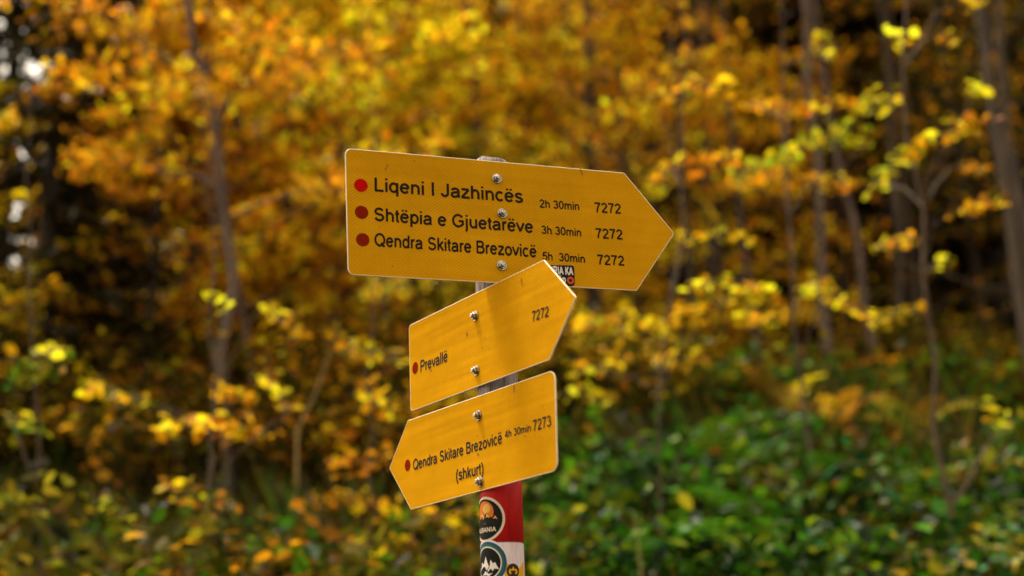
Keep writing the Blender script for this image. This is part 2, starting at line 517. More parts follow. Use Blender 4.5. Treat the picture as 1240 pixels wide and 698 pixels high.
def text_mesh(s, bold=0.0):
    """vertices (x, y, lift) and faces of a line of text, 1 em high"""
    hw = .061 + bold
    vs, fs, x = [], [], 0.0
    for ch in s:
        adv, strokes = GLYPH[ch]
        for si, st in enumerate(strokes):
            p = np.array(st, float)
            keep = np.r_[True, np.linalg.norm(np.diff(p, axis=0), axis=1) > 1e-4]
            p = p[keep]
            closed = np.linalg.norm(p[0] - p[-1]) < 1e-3 and len(p) > 4
            t = np.gradient(p, axis=0)
            if closed: t[0] = t[-1] = p[1] - p[-2]
            t /= np.linalg.norm(t, axis=1, keepdims=True)
            nr = np.stack([-t[:, 1], t[:, 0]], 1)
            seg = np.diff(p, axis=0); seg /= np.linalg.norm(seg, axis=1, keepdims=True)
            c = np.ones(len(p))
            c[1:-1] = np.clip(np.abs((t[1:-1] * seg[:-1]).sum(1)), .6, 1)
            o = len(vs)
            for q, m_, cc in zip(p, nr, c):
                for sg in (1, -1):
                    v = q + sg * m_ * hw / cc
                    vs.append((v[0] + x, v[1], si * .00003))
            fs += [(o + 2 * i, o + 2 * i + 1, o + 2 * i + 3, o + 2 * i + 2) for i in range(len(p) - 1)]
        x += adv + bold * .6
    return np.array(vs), fs

# --- bolts
def bolt_mesh():
    prof = [(.0000, .0090, 0), (.0016, .0090, 0), (.0019, .0085, 0), (.0019, .0068, 1), (.0060, .0068, 1), (.0068, .0058, 1),
            (.0068, .0040, 0), (.0098, .0039, 0), (.0106, .0031, 0)]
    n = 36
    vs, fs = [], []
    for h, r, hexa in prof:
        for k in range(n):
            a = 2 * math.pi * k / n
            rr = r
            if hexa:
                aa = (a + .2) % (math.pi / 3) - math.pi / 6
                rr = r * .88 / math.cos(aa)
            vs.append((rr * math.cos(a), -h, rr * math.sin(a)))
    for i in range(len(prof) - 1):
        fs += [(i * n + k, i * n + (k + 1) % n, (i + 1) * n + (k + 1) % n, (i + 1) * n + k) for k in range(n)]
    fs.append(tuple((len(prof) - 1) * n + k for k in range(n)))
    me = bpy.data.meshes.new('bolt')
    me.from_pydata(vs, [], fs)
    me.materials.append(M['steel'])
    return me
BOLT = bolt_mesh()

class Board:
    def __init__(self, yaw, zc, label):
        self.yaw = math.radians(yaw)
        y = self.yaw
        self.n = np.array([math.sin(y), -math.cos(y), 0])
        self.eu = np.array([math.cos(y), math.sin(y), 0])
        self.c = np.array([POST_X, POST_Y, CAMZ + zc]) + self.n * (POST_R + .0032)
        self.label = label

    def uv(self, px, py):
        p = hit(px, py, self.c, self.n) - self.c
        return np.array([float(np.dot(p, self.eu)), float(p[2])])

    def place(self, o):
        o.location = Vector(self.c) - signpost.location
        o.rotation_euler = (0, 0, self.yaw)

    def build(self, corners):
        """corners: (px, py, corner radius in metres)"""
        P = [self.uv(a, b) for a, b, r in corners]
        out = []
        k = len(P)
        for i in range(k):
            a, b, c = P[i - 1], P[i], P[(i + 1) % k]
            r = corners[i][2]
            d1 = (a - b) / np.linalg.norm(a - b); d2 = (c - b) / np.linalg.norm(c - b)
            ang = math.acos(np.clip(np.dot(d1, d2), -1, 1))
            t = r / math.tan(ang / 2)
            s, e = b + d1 * t, b + d2 * t
            bis = d1 + d2; bis /= np.linalg.norm(bis)
            cen = b + bis * (r / math.sin(ang / 2))
            a0 = math.atan2(*(s - cen)[::-1]); a1 = math.atan2(*(e - cen)[::-1])
            da = (a1 - a0 + math.pi) % (2 * math.pi) - math.pi
            for j in range(8):
                q = a0 + da * j / 7
                out.append(cen + r * np.array([math.cos(q), math.sin(q)]))
        out = np.array(out)
        m_ = len(out)
        cen = out.mean(0)
        nrm = []
        for i in range(m_):
            t = out[(i + 1) % m_] - out[i - 1]
            nv = np.array([t[1], -t[0]]); nv /= np.linalg.norm(nv) + 1e-12
            if np.dot(nv, out[i] - cen) < 0: nv = -nv
            nrm.append(nv)
        nrm = np.array(nrm)
        inn = out - nrm * .0017
        # sheet: slightly bowed face and its back
        plate = mesh_obj('sign_board', [(p[0], 0, p[1]) for p in inn] + [(p[0], .0030, p[1]) for p in inn],
                         [tuple(range(m_)), tuple(range(2 * m_ - 1, m_ - 1, -1))], [M['sign'], M['back']], signpost, midx=[0, 1])
        self.place(plate)
        tag(plate, self.label)
        prof = [(-.0017, .0001), (-.0009, -.0002), (-.0002, .0004), (0, .0012), (-.0002, .0026), (-.0017, .0030)]
        vs, fs = [], []
        for off, d in prof:
            vs += [((p + q * off)[0], d, (p + q * off)[1]) for p, q in zip(out, nrm)]
        for i in range(len(prof) - 1):
            fs += [(i * m_ + j, i * m_ + (j + 1) % m_, (i + 1) * m_ + (j + 1) % m_, (i + 1) * m_ + j) for j in range(m_)]
        mesh_obj('edge_rim', vs, fs, M['rim'], plate, True)
        self.plate = plate

    def text(self, s, x0, y0, x1, y1, cap_px, bold=0.0, mat='ink', depth=.0005, parent=None):
        p0, p1 = self.uv(x0, y0), self.uv(x1, y1)
        xm, ym = (x0 + x1) / 2, (y0 + y1) / 2
        cap = np.linalg.norm(self.uv(xm, ym - cap_px) - self.uv(xm, ym))
        vs, fs = text_mesh(s, bold)
        mn, mx_ = vs[:, 0].min(), vs[:, 0].max()
        eu = (p1 - p0) / (mx_ - mn)
        d = (p1 - p0) / np.linalg.norm(p1 - p0)
        ev = np.array([-d[1], d[0]]) * (cap / CAP)
        q = p0 + (vs[:, :1] - mn) * eu + vs[:, 1:2] * ev
        if parent is None:
            return mesh_obj('lettering', [(a, -depth - l_, b) for (a, b), l_ in zip(q, vs[:, 2])], fs, M[mat], self.plate)
        return q, fs, vs[:, 2]

    def dot(self, x, y, r_px, mat):
        c = self.uv(x, y)
        r = np.linalg.norm(self.uv(x, y - r_px) - c)
        vs = [(c[0], -.0005, c[1])] + [(c[0] + r * math.cos(2 * math.pi * k / 40), -.0005, c[1] + r * math.sin(2 * math.pi * k / 40)) for k in range(40)]
        mesh_obj('red_dot', vs, [(0, 1 + k, 1 + (k + 1) % 40) for k in range(40)], M[mat], self.plate)

    def bolt(self, x, y, rot):
        c = self.uv(x, y)
        o = bpy.data.objects.new('bolt', BOLT)
        COL.objects.link(o)
        o.parent = self.plate
        o.location = (c[0], -.0002, c[1])
        o.rotation_euler = (0, rot, 0)

    def scuff(self, x0, y0, x1, y1, w):
        p, q = self.uv(x0, y0), self.uv(x1, y1)
        d = q - p; L = np.linalg.norm(d); d /= L; nn = np.array([-d[1], d[0]])
        pts = []
        for s in (1, -1):
            for t in (np.linspace(0, 1, 7) if s > 0 else np.linspace(1, 0, 7)):
                ww = w * math.sin(math.pi * (.08 + .84 * t)) * random.uniform(.6, 1.1)
                c = p + d * L * t + nn * s * ww
                pts.append((c[0], -.0004, c[1]))
        mesh_obj('scuff_mark', pts, [tuple(range(len(pts)))], M['scuff'], self.plate)

M['scuff'] = plain('rusty_scuff', (.22, .075, .008), .7, 0, .1, .3, 400)

b1 = Board(20.08, .793, 'large yellow board pointing right with three red-dotted destinations and times')
b1.build([(417.7, 179.3, .012), (755.9, 209.3, .003), (816.9, 283, .006), (771.2, 352.6, .003), (421.3, 333.1, .012)])
b1.text('Liqeni I Jazhincës', 453.6, 231.6, 633.4, 245.9, 16.0)
b1.text('Shtëpia e Gjuetarëve', 453.4, 267.3, 645.8, 282.3, 15.4)
b1.text('Qendra Skitare Brezovicë', 453.4, 297.9, 649.9, 312.0, 15.2)
for s, x0, y0, x1, y1 in (('2h 30min', 653.6, 251.4, 701.6, 254.9), ('3h 30min', 655.8, 283.1, 703.9, 286.6), ('5h  30min', 656.9, 314.9, 708.4, 318.4)):
    b1.text(s, x0, y0, x1, y1, 9.6)
for x0, y0, x1, y1 in ((720.6, 257.2, 752.0, 259.0), (721.7, 288.5, 754.1, 290.2), (723.8, 320.5, 756.1, 321.9)):
    b1.text('7272', x0, y0, x1, y1, 11.7)
b1.dot(437.0, 224.7, 7.9, 'red'); b1.dot(437.8, 257.4, 7.9, 'red_dull'); b1.dot(439.2, 290.6, 7.9, 'red_dull')
b1.bolt(601.5, 216.7, .1); b1.bolt(608.0, 258.9, .7); b1.bolt(607.4, 321.9, .35)
b1.scuff(470, 199, 466, 207, .0012); b1.scuff(702, 204, 706, 213, .0016); b1.scuff(501, 194, 502, 196, .001)

b2 = Board(-58.23, .588, 'plain yellow board pointing right with one red dot and the number 7272')
b2.build([(494.9, 394.3, .008), (658.3, 314.7, .003), (697.5, 360.1, .003), (664.9, 436.2, .003), (497.0, 498.8, .008)])
b2.text('Prevallë', 509.3, 450.8, 542.2, 437.6, 13.8)
b2.text('7272', 644.6, 389.6, 664.6, 383.2, 12.2)
b2.dot(502.9, 445.8, 7.2, 'red_dull')
b2.bolt(576.2, 383, .5); b2.bolt(577.3, 449.2, .2)
b2.scuff(565.3, 402, 566, 408, .003); b2.scuff(631.5, 337, 632.5, 347, .002); b2.scuff(521, 447, 522, 450, .003)

b3 = Board(-56.99, .408, 'yellow board pointing left with a red dot and a bracketed second line')
b3.build([(493.8, 509.2, .003), (671.7, 447.4, .016), (674.7, 570.2, .016), (497.5, 617.7, .003), (471.3, 567.4, .003)])
b3.text('Qendra Skitare Brezovicë', 500.4, 569.6, 608.4, 536.9, 13.4)
b3.text('4h 30min', 611.6, 530.8, 643.0, 522.2, 8.8)
b3.text('7273', 645.9, 522.6, 667.8, 516.0, 13.2)
b3.text('(shkurt)', 552.6, 582.6, 585.8, 573.6, 13.6)
b3.dot(493.7, 563.6, 6.9, 'red_dull')
b3.bolt(580.1, 503.5, .9); b3.bolt(582.1, 583.6, .4)
b3.scuff(622.5, 466, 623, 476, .0022); b3.scuff(578.5, 549, 579.5, 552, .003); b3.scuff(608, 447, 609, 450, .002)

for bd, (xa, xb, ya, yb) in ((b1, (430, 740, 222, 335)), (b2, (510, 650, 400, 440)), (b3, (505, 660, 520, 580))):
    for k in range(7):
        x, y = random.uniform(xa, xb), random.uniform(ya, yb)
        bd.scuff(x, y, x + random.uniform(-2, 2), y + random.uniform(1, 3.5), random.uniform(.0004, .001))

# sticker on the large board: black patch, white words, orange ring
def sticker_flat(bd):
    vs, fs, mi = [], [], []
    mats = [M['s_black'], M['s_white'], M['s_flame']]
    def poly(pts, mat, lift):
        o = len(vs); vs.extend([(p[0], -.0006 - lift, p[1]) for p in pts]); fs.append(tuple(range(o, o + len(pts)))); mi.append(mat)
    def disc(x, y, rpx, mat, lift, n=24):
        c = bd.uv(x, y); r = np.linalg.norm(bd.uv(x, y - rpx) - c)
        poly([(c[0] + r * math.cos(2 * math.pi * k / n), c[1] + r * math.sin(2 * math.pi * k / n)) for k in range(n)], mat, lift)
    px = [(662.5, 321.2), (692.3, 321.8), (694.4, 322.6), (695.2, 325), (695.9, 343.5), (694.6, 346.2), (691.5, 347.0), (668.5, 345.8), (666.5, 344.4), (666, 334), (662.4, 333.4)]
    poly([bd.uv(*p) for p in px], 0, 0)
    for s, a, b_, c, d, cap in (('LIRIA KA', 664.0, 331.9, 694.2, 333.4, 9.3), ('ëp', 676.0, 342.6, 685.2, 343.1, 8.6)):
        q, f, lf = bd.text(s, a, b_, c, d, cap, .03, parent=True)
        o = len(vs); vs.extend([(u, -.0008 - l_, v) for (u, v), l_ in zip(q, lf)]); fs.extend([tuple(i + o for i in t) for t in f]); mi.extend([1] * len(f))
    disc(690.6, 339.9, 4.4, 2, .0002); disc(690.6, 339.9, 2.0, 0, .0004, 16)
    o = mesh_obj('sticker', vs, fs, mats, bd.plate, midx=mi)
    tag(o, 'black sticker with white words and an orange ring')
sticker_flat(b1)

# stickers wrapped round the post
def wrap(a, z, lift):
    """a: arc angle in radians to the right of the side that faces the camera"""
    r = POST_R + .0004 + lift
    return (r * math.sin(a), -r * math.cos(a), z)

class Wrapped:
    def __init__(self, a0, zc): self.a0, self.zc, self.vs, self.fs, self.mi = a0, zc, [], [], []
    def tri_fan(self, pts, mat, lift, cen=None):
        cen = cen or (sum(p[0] for p in pts) / len(pts), sum(p[1] for p in pts) / len(pts))
        # rings keep the patch on the curve of the post
        o = len(self.vs); n = len(pts); R = 14
        for j in range(1, R + 1):
            for p in pts:
                x = cen[0] + (p[0] - cen[0]) * j / R; y = cen[1] + (p[1] - cen[1]) * j / R
                self.vs.append(wrap(self.a0 + x / POST_R, self.zc + y, lift))
        c = len(self.vs); self.vs.append(wrap(self.a0 + cen[0] / POST_R, self.zc + cen[1], lift))
        for k in range(n):
            self.fs.append((c, o + k, o + (k + 1) % n)); self.mi.append(mat)
            for j in range(R - 1):
                self.fs.append((o + j * n + k, o + (j + 1) * n + k, o + (j + 1) * n + (k + 1) % n, o + j * n + (k + 1) % n)); self.mi.append(mat)
    def disc(self, x, y, r, mat, lift, n=40):
        self.tri_fan([(x + r * math.cos(2 * math.pi * k / n), y + r * math.sin(2 * math.pi * k / n)) for k in range(n)], mat, lift, (x, y))
    def text(self, s, x0, x1, y, cap, mat, lift, bold=.01):
        v, f = text_mesh(s, bold)
        mn, mx_ = v[:, 0].min(), v[:, 0].max()
        o = len(self.vs)
        for p in v:
            self.vs.append(wrap(self.a0 + (x0 + (p[0] - mn) / (mx_ - mn) * (x1 - x0)) / POST_R, self.zc + y + p[1] * cap / CAP, lift + p[2]))
        self.fs += [tuple(i + o for i in t) for t in f]; self.mi += [mat] * len(f)
    def done(self, mats, parent, label):
        o = mesh_obj('sticker', self.vs, self.fs, [M[k] for k in mats], parent, midx=self.mi)
        tag(o, label)

L = .00012
pxm = 2.5 / 1760                                            # metres per photo pixel at the post
s1 = Wrapped(math.radians(-49), zpost(628))
r = 26.4 * pxm * 1.0
s1.disc(0, 0, r, 0, 0); s1.disc(0, 0, r * .89, 1, L)
s1.disc(-.0, .30 * r, r * .50, 2, 2 * L)
s1.disc(.12 * r, .46 * r, r * .22, 3, 3 * L)
mt_ = [(-.86, -.16), (-.62, .10), (-.45, -.04), (-.15, .36), (.02, .16), (.16, .30), (.40, .02), (.56, .16), (.80, -.16), (.6, -.3), (-.6, -.3)]
s1.tri_fan([(a * r, b * r) for a, b in mt_], 1, 4 * L, (0, -.15 * r))
for pk in ([(-.15, .33), (-.28, .12), (-.16, .16), (-.08, -.02), (.0, .12)], [(.16, .27), (.08, .06), (.18, .10), (.32, .04)], [(.56, .13), (.45, -.02), (.56, .02), (.68, -.04)], [(-.62, .07), (-.72, -.05), (-.55, -.03)]):
    s1.tri_fan([(a * r, b * r) for a, b in pk], 3, 5 * L)
s1.text('ALBANIA', -.60 * r, .60 * r, -.56 * r, .20 * r, 4, 5 * L)
s1.done(['s_cream', 's_black', 's_orange', 's_gold', 's_cream'], rb, 'round sticker with orange sunset over dark peaks')

s2 = Wrapped(math.radians(-44), zpost(681.5))
r = 27 * pxm
s2.disc(0, 0, r, 0, 0); s2.disc(0, 0, r * .92, 1, L); s2.disc(0, 0, r * .82, 2, 2 * L); s2.disc(0, 0, r * .71, 3, 3 * L); s2.disc(0, 0, r * .66, 4, 4 * L)
for pk in ([(-.56, -.32), (-.34, .06), (-.2, -.08), (-.06, .30), (.04, .02), (.12, -.14), (.0, -.3)], [(.02, -.4), (.22, .14), (.30, -.02), (.42, .02), (.58, -.28), (.3, -.34), (.18, -.2)], [(-.3, -.5), (-.1, -.32), (.1, -.46), (.3, -.42), (.1, -.6)]):
    s2.tri_fan([(a * r, b * r) for a, b in pk], 0, 5 * L)
s2.done(['s_white', 's_blue', 's_green', 's_white', 's_black'], wb, 'round sticker with blue and green ring around white peaks')

s3 = Wrapped(math.radians(38), zpost(694))
hw, hh = .0205, 13.6 * pxm
s3.tri_fan([(-hw, -hh), (hw, -hh), (hw, hh), (-hw, hh)], 0, 0, (0, 0))
s3.disc(-.006, .003, .0118, 1, L)
s3.tri_fan([(-.006 + a * .0118, .003 + b * .0118) for a, b in [(-.72, -.1), (-.5, .3), (-.2, .2), (0, .62), (.2, .2), (.5, .3), (.72, -.1), (.5, -.5), (-.5, -.5)]], 0, 2 * L)
s3.tri_fan([(-.006 + a * .0118, .003 + b * .0118) for a, b in [(-.42, -.2), (-.3, .06), (0, .0), (.3, .06), (.42, -.2), (.2, -.3), (-.2, -.3)]], 1, 3 * L)
s3.done(['s_yellow', 's_brown'], wb, 'yellow sticker with a dark round emblem')

#FOREST
# ------------------------------------------------------------------ foliage helpers
PAL = {
    'yellow': [((.72, .55, .012), 4), ((.70, .46, .008), 3), ((.54, .52, .016), 3), ((.60, .32, .006), 1)],
    'gold':   [((.66, .40, .008), 4), ((.62, .31, .006), 3), ((.52, .22, .006), 2), ((.34, .26, .014), 2), ((.22, .10, .006), 1)],
    'orange': [((.60, .26, .006), 4), ((.54, .18, .005), 3), ((.64, .36, .008), 3), ((.30, .10, .006), 2)],
    'rust':   [((.36, .14, .008), 4), ((.48, .20, .006), 2), ((.18, .08, .010), 3), ((.58, .28, .008), 1)],
    'lime':   [((.44, .42, .014), 3), ((.33, .37, .014), 3), ((.58, .42, .010), 2), ((.17, .24, .010), 1)],
    'olive':  [((.17, .15, .008), 4), ((.10, .11, .006), 3), ((.30, .22, .010), 2), ((.42, .26, .008), 1)],
    'green':  [((.022, .084, .003), 4), ((.045, .135, .004), 3), ((.005, .019, .002), 7), ((.13, .19, .004), 2), ((.012, .095, .020), 1)],
    'leafgreen': [((.05, .13, .004), 3), ((.10, .17, .005), 2), ((.020, .065, .004), 4), ((.24, .22, .008), 1)],
    'spruce': [((.014, .014, .003), 4), ((.022, .020, .004), 3), ((.034, .022, .004), 2)],
    'litter': [((.16, .065, .010), 4), ((.24, .095, .010), 3), ((.09, .045, .010), 3), ((.36, .18, .010), 1)],
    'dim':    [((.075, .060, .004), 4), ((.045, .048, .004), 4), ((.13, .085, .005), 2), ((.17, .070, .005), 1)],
    'straw':  [((.50, .38, .12), 2), ((.42, .28, .06), 2), ((.30, .26, .04), 1)],
}

for _k in ('yellow', 'gold', 'orange', 'lime', 'rust'):          # autumn leaves scatter most red and yellow light
    PAL[_k] = [((c[0] * 1.2, c[1] * (1.12 if _k == 'lime' else 1.28), c[2]), w) for c, w in PAL[_k]]

def colours(pal, n, rng, jit=.5):
    names = pal if isinstance(pal, (list, tuple)) else [pal]
    cs, ws = [], []
    for nm in names:
        for c, w in PAL[nm]:
            cs.append(c); ws.append(w)
    ws = np.array(ws, float) / sum(ws)
    c = np.array(cs)[rng.choice(len(cs), n, p=ws)]
    return np.clip(c * (1 + rng.normal(0, jit, (n, 1))).clip(.22, 1.6) * (1 + rng.normal(0, .06, (n, 3))), .0015, .86)

def leaf_frames(n, rng, droop=.35, tilt=.55, az=None):
    a = rng.uniform(0, 2 * np.pi, n) if az is None else az
    d = -np.abs(rng.normal(droop, .35, n))
    ax = np.stack([np.cos(a) * np.cos(d), np.sin(a) * np.cos(d), np.sin(d)], 1)
    up = np.stack([rng.normal(0, tilt, n), rng.normal(0, tilt, n), np.ones(n)], 1)
    w = np.cross(up, ax); w /= np.linalg.norm(w, axis=1, keepdims=True) + 1e-9
    nr = np.cross(ax, w)
    return ax, w, nr

def leaf_geo(c, size, rng, full=False, droop=.35, tilt=.55, az=None, wide=.62):
    """leaf blades at points c, folded along the midrib; full = ovate with six corners"""
    n = len(c)
    ax, w, nr = leaf_frames(n, rng, droop, tilt, az)
    L = size[:, None]; Wd = L * wide
    if full:
        lift = nr * Wd * .16
        v = np.stack([c - ax * L * .5, c - ax * L * .15 + w * Wd * .5 + lift, c + ax * L * .22 + w * Wd * .40 + lift,
                      c + ax * L * .5 - nr * L * .06, c + ax * L * .22 - w * Wd * .40 + lift, c - ax * L * .15 - w * Wd * .5 + lift], 1)
        b = np.arange(n)[:, None] * 6
        q = np.stack([b + np.array([[0, 1, 2, 3]]), b + np.array([[0, 3, 4, 5]])], 1).reshape(-1, 4)
        return v.reshape(-1, 3), q, 6
    lift = nr * Wd * .14
    v = np.stack([c - ax * L * .5, c - ax * L * .05 + w * Wd * .5 + lift, c + ax * L * .5, c - ax * L * .05 - w * Wd * .5 + lift], 1)
    return v.reshape(-1, 3), np.arange(n * 4).reshape(n, 4), 4

def leaves_mesh(name, c, size, col, mat, rng, full=False, **k):
    co, q, m_ = leaf_geo(c, size, rng, full, **k)
    return quad_mesh(name, co, q, mat, np.repeat(col, m_, axis=0))

def single_leaf_mesh(name, mat):
    L, Wd = 1.0, .66
    rows = [(-.5, .02), (-.34, .34), (-.12, .5), (.12, .44), (.32, .24), (.5, .0)]
    vs = [(x, 0, -.05 * (x + .5) ** 2) for x, _ in rows]
    vs += [(x, y * Wd, .07 - .06 * (x + .5) ** 2) for x, y in rows[1:-1]] + [(x, -y * Wd, .07 - .06 * (x + .5) ** 2) for x, y in rows[1:-1]]
    fs = []
    for o in (6, 10):
        s_ = lambda t: t if o == 6 else t[::-1]
        fs.append(s_((0, 1, o)))
        for i in range(3): fs.append(s_((1 + i, 2 + i, o + i + 1, o + i)))
        fs.append(s_((4, 5, o + 3)))
    me = bpy.data.meshes.new(name)
    me.from_pydata(vs, [], fs)
    me.materials.append(mat)
    return me
LEAF_A = single_leaf_mesh('leaf', M['leaf_obj'])
LEAF_G = single_leaf_mesh('leaf', M['green_obj'])

def leaf_objects(parent, base, c, size, col, me, rng, droop=.35, tilt=.55):
    ax, w, nr = leaf_frames(len(c), rng, droop, tilt)
    for i in range(len(c)):
        o = bpy.data.objects.new('leaf', me)
        COL.objects.link(o)
        o.parent = parent
        p = c[i] - base; s_ = size[i]
        mt = Matrix.Identity(4)
        for r_ in range(3):
            mt[r_][0], mt[r_][1], mt[r_][2], mt[r_][3] = ax[i][r_] * s_, w[i][r_] * s_, nr[i][r_] * s_, p[r_]
        o.matrix_basis = mt
        o.color = (*col[i], 1)

def bend(p, q, k, rng, sag=.0, wob=.03):
    t = np.linspace(0, 1, k)[:, None]
    L = np.linalg.norm(q - p)
    pts = p + (q - p) * t
    pts[:, 2] += (4 * t * (1 - t))[:, 0] * sag * L
    pts[1:-1] += rng.normal(0, wob * L, (k - 2, 3))
    return pts

def limbs_and_leaves(path, spec, rng):
    """path: trunk points. returns limb tubes, twig tubes, leaf points, sizes"""
    t_tr = np.linspace(0, 1, len(path))
    P = lambda t: np.array([np.interp(t, t_tr, path[:, i]) for i in range(3)])
    limbs, twigs, pts = [], [], []
    nl, spread = spec['limbs'], spec['spread']
    per = max(1, int(.52 * spec['leaves'] / (nl * 7)))
    for k in range(nl):
        t = spec['t0'] + (1 - spec['t0']) * ((k + rng.uniform(.1, .9)) / nl)
        s = P(t)
        az = k * 2.4 + rng.uniform(-.6, .6)
        L = spread * (1.1 - .75 * ((t - spec['t0']) / (1 - spec['t0'])) ** 1.3) * rng.uniform(.65, 1.15)
        el = rng.uniform(.05, .55) + .35 * t
        e = s + L * np.array([math.cos(az) * math.cos(el), math.sin(az) * math.cos(el), math.sin(el)])
        lp = bend(s, e, 6, rng, .07, .025)
        r0_ = spec['r'] * (1.05 - t) * .30 + .005
        limbs.append((lp, np.linspace(r0_, .004, 6)))
        for j in range(7):
            f = .25 + .75 * (j + rng.uniform(0, 1)) / 7
            p = np.array([np.interp(f, np.linspace(0, 1, 6), lp[:, i]) for i in range(3)])
            a2 = az + (1 if j % 2 else -1) * rng.uniform(.4, 1.2)
            l2 = L * rng.uniform(.22, .45) * (1.25 - .5 * f)
            q = p + l2 * np.array([math.cos(a2), math.sin(a2), rng.uniform(-.25, .25)])
            tp = bend(p, q, 3, rng, .05, .03)
            twigs.append((tp, np.array([.005, .0035, .002])))
            u = rng.uniform(.05, 1.08, per)
            c = p + (q - p) * u[:, None] + rng.normal(0, 1, (per, 3)) * np.array([.085, .085, .035]) * (l2 / .6) ** .5
            pts.append(c)
    return limbs, twigs, np.concatenate(pts)

def trunk_path(base, H, lean, rng, k=9, wob=.02):
    t = np.linspace(0, 1, k)
    p = np.stack([base[0] + lean[0] * H * t, base[1] + lean[1] * H * t, base[2] - .15 + (H + .15) * t], 1)
    p[1:] += np.cumsum(rng.normal(0, wob * H / k, (k - 1, 3)) * np.array([1, 1, 0]), 0)
    return p

def tree_from_path(name, path, r0_, spec, pal, label, group, rng, base=None, limb_objs=True, bark='bark', cat='tree', leafmat='leaf', full=False):
    base = path[0] + np.array([0, 0, .15]) if base is None else base
    root = empty(name, base)
    tag(root, label, cat, group)
    k = len(path)
    rad = r0_ * (1 - .80 * np.linspace(0, 1, k) ** .9); rad[0] *= 1.35
    link_mesh('trunk', tube_mesh('trunk', [(path - base, rad)], M[bark], 12), root)
    spec = dict(spec, r=r0_)
    limbs, twigs, c = limbs_and_leaves(path, spec, rng)
    if limb_objs:
        for lp, lr in limbs:
            link_mesh('limb', tube_mesh('limb', [(lp - base, lr)], M[bark], 6), root)
    else:
        twigs = limbs + twigs
    link_mesh('twigs', tube_mesh('twigs', [(a - base, b) for a, b in twigs], M[bark], 4), root, 'stuff')
    size = rng.uniform(.75, 1.25, len(c)) * spec['size']
    # colour runs in clumps: the same spray shares its hue
    col = colours(pal, len(c), rng)
    link_mesh('crown', leaves_mesh('crown', c - base, size, col, M[leafmat], rng, full, droop=.6, tilt=1.0), root, 'stuff')
    return root

def copy_tree(o, loc, rz, sc_, label, group):
    c = o.copy(); COL.objects.link(c)
    c.location = loc; c.rotation_euler = (0, 0, rz); c.scale = (sc_, sc_, sc_)
    c['label'] = label; c['group'] = group
    for ch in o.children:
        d = ch.copy(); COL.objects.link(d); d.parent = c
    return c

def ground_at(px, Yd, py=500):
    p = at(px, py, Yd)
    return np.array([p[0], Yd, float(terrain(p[0], Yd))])

# ------------------------------------------------------------------ trees whose trunks stand out in the photograph
def pix_path(pix, Yd, extra, tilt_y=0.0):
    """trunk through pixel points at distance Yd, run down to the ground and on upwards"""
    pts = [at(a, b, Yd + tilt_y * i) for i, (a, b) in enumerate(pix)]
    g = pts[0]
    base = np.array([g[0] + (g[0] - pts[1][0]) * .25, g[1], 0.0])
    base[2] = float(terrain(base[0], base[1])) - .15
    pts = ([base] if base[2] < pts[0][2] - .1 else []) + pts
    d = pts[-1] - pts[-2]; d = d / np.linalg.norm(d)
    pts.append(pts[-1] + (d * .6 + np.array([0, 0, .4])) * extra)
    pts = np.array(pts)
    seg = np.r_[0, np.cumsum(np.linalg.norm(np.diff(pts, axis=0), axis=1))]
    u = np.linspace(0, seg[-1], 14)
    out = np.stack([np.interp(u, seg, pts[:, i]) for i in range(3)], 1)
    out[2:-1] += RNG.normal(0, .018, (len(out) - 3, 3))
    return out

FEATURED = [
    # pixels bottom to top, distance, base radius, palette, leaves, t0, spread, label
    ([(283, 640), (268, 440), (284, 330), (270, 235), (258, 130), (232, 0)], 8.4, .070, ['orange', 'rust'], 5200, .34, 1.35, 'slender leaning beech with crooked mauve-grey trunk and orange leaves'),
    ([(325, 560), (300, 420), (287, 330), (262, 240)], 9.7, .045, ['orange', 'gold'], 5000, .35, 1.5, 'thin crooked sapling crossing the leaning mauve-grey beech'),
    ([(486, 520), (470, 400), (462, 330), (455, 200)], 11.0, .05, ['gold', 'yellow'], 9000, .3, 1.8, 'thin grey sapling behind the edge of the lower boards'),
    ([(852, 460), (838, 330), (826, 230), (815, 90)], 12.5, .085, ['gold', 'orange'], 8000, .50, 2.0, 'grey twin beech beside a straight one, golden orange crown'),
    ([(868, 450), (862, 380), (852, 250), (848, 100)], 13.2, .075, ['orange'], 6000, .55, 1.8, 'straight narrow grey beech close behind its twin'),
    ([(921, 440), (905, 330), (893, 250), (880, 80)], 12.0, .070, ['gold', 'olive'], 5000, .55, 1.7, 'mauve-grey beech with a slight lean above the leaf litter'),
    ([(1004, 462), (997, 350), (988, 230), (980, 60)], 11.2, .095, ['orange', 'olive'], 2600, .62, 1.8, 'pale upright beech trunk rising from brown leaf litter'),
    ([(1066, 462), (1040, 330), (1016, 200), (996, 80)], 11.8, .085, ['gold', 'olive'], 2200, .62, 1.8, 'grey beech trunk slanting beside the pale upright one'),
    ([(1096, 440), (1090, 350), (1082, 240), (1070, 60)], 12.6, .080, ['olive', 'orange'], 1800, .66, 1.6, 'dark-mottled beech trunk between slanting trunk and brown stem'),
    ([(1245, 420), (1218, 250), (1198, 110), (1184, 0)], 9.6, .095, ['olive', 'gold'], 1800, .72, 1.9, 'thick grey forest beech with patchy bark and few leaves'),
    ([(1262, 360), (1232, 250), (1212, 160), (1206, 20)], 10.6, .085, ['olive'], 1500, .72, 1.5, 'second grey beech standing close behind the thick one'),
]
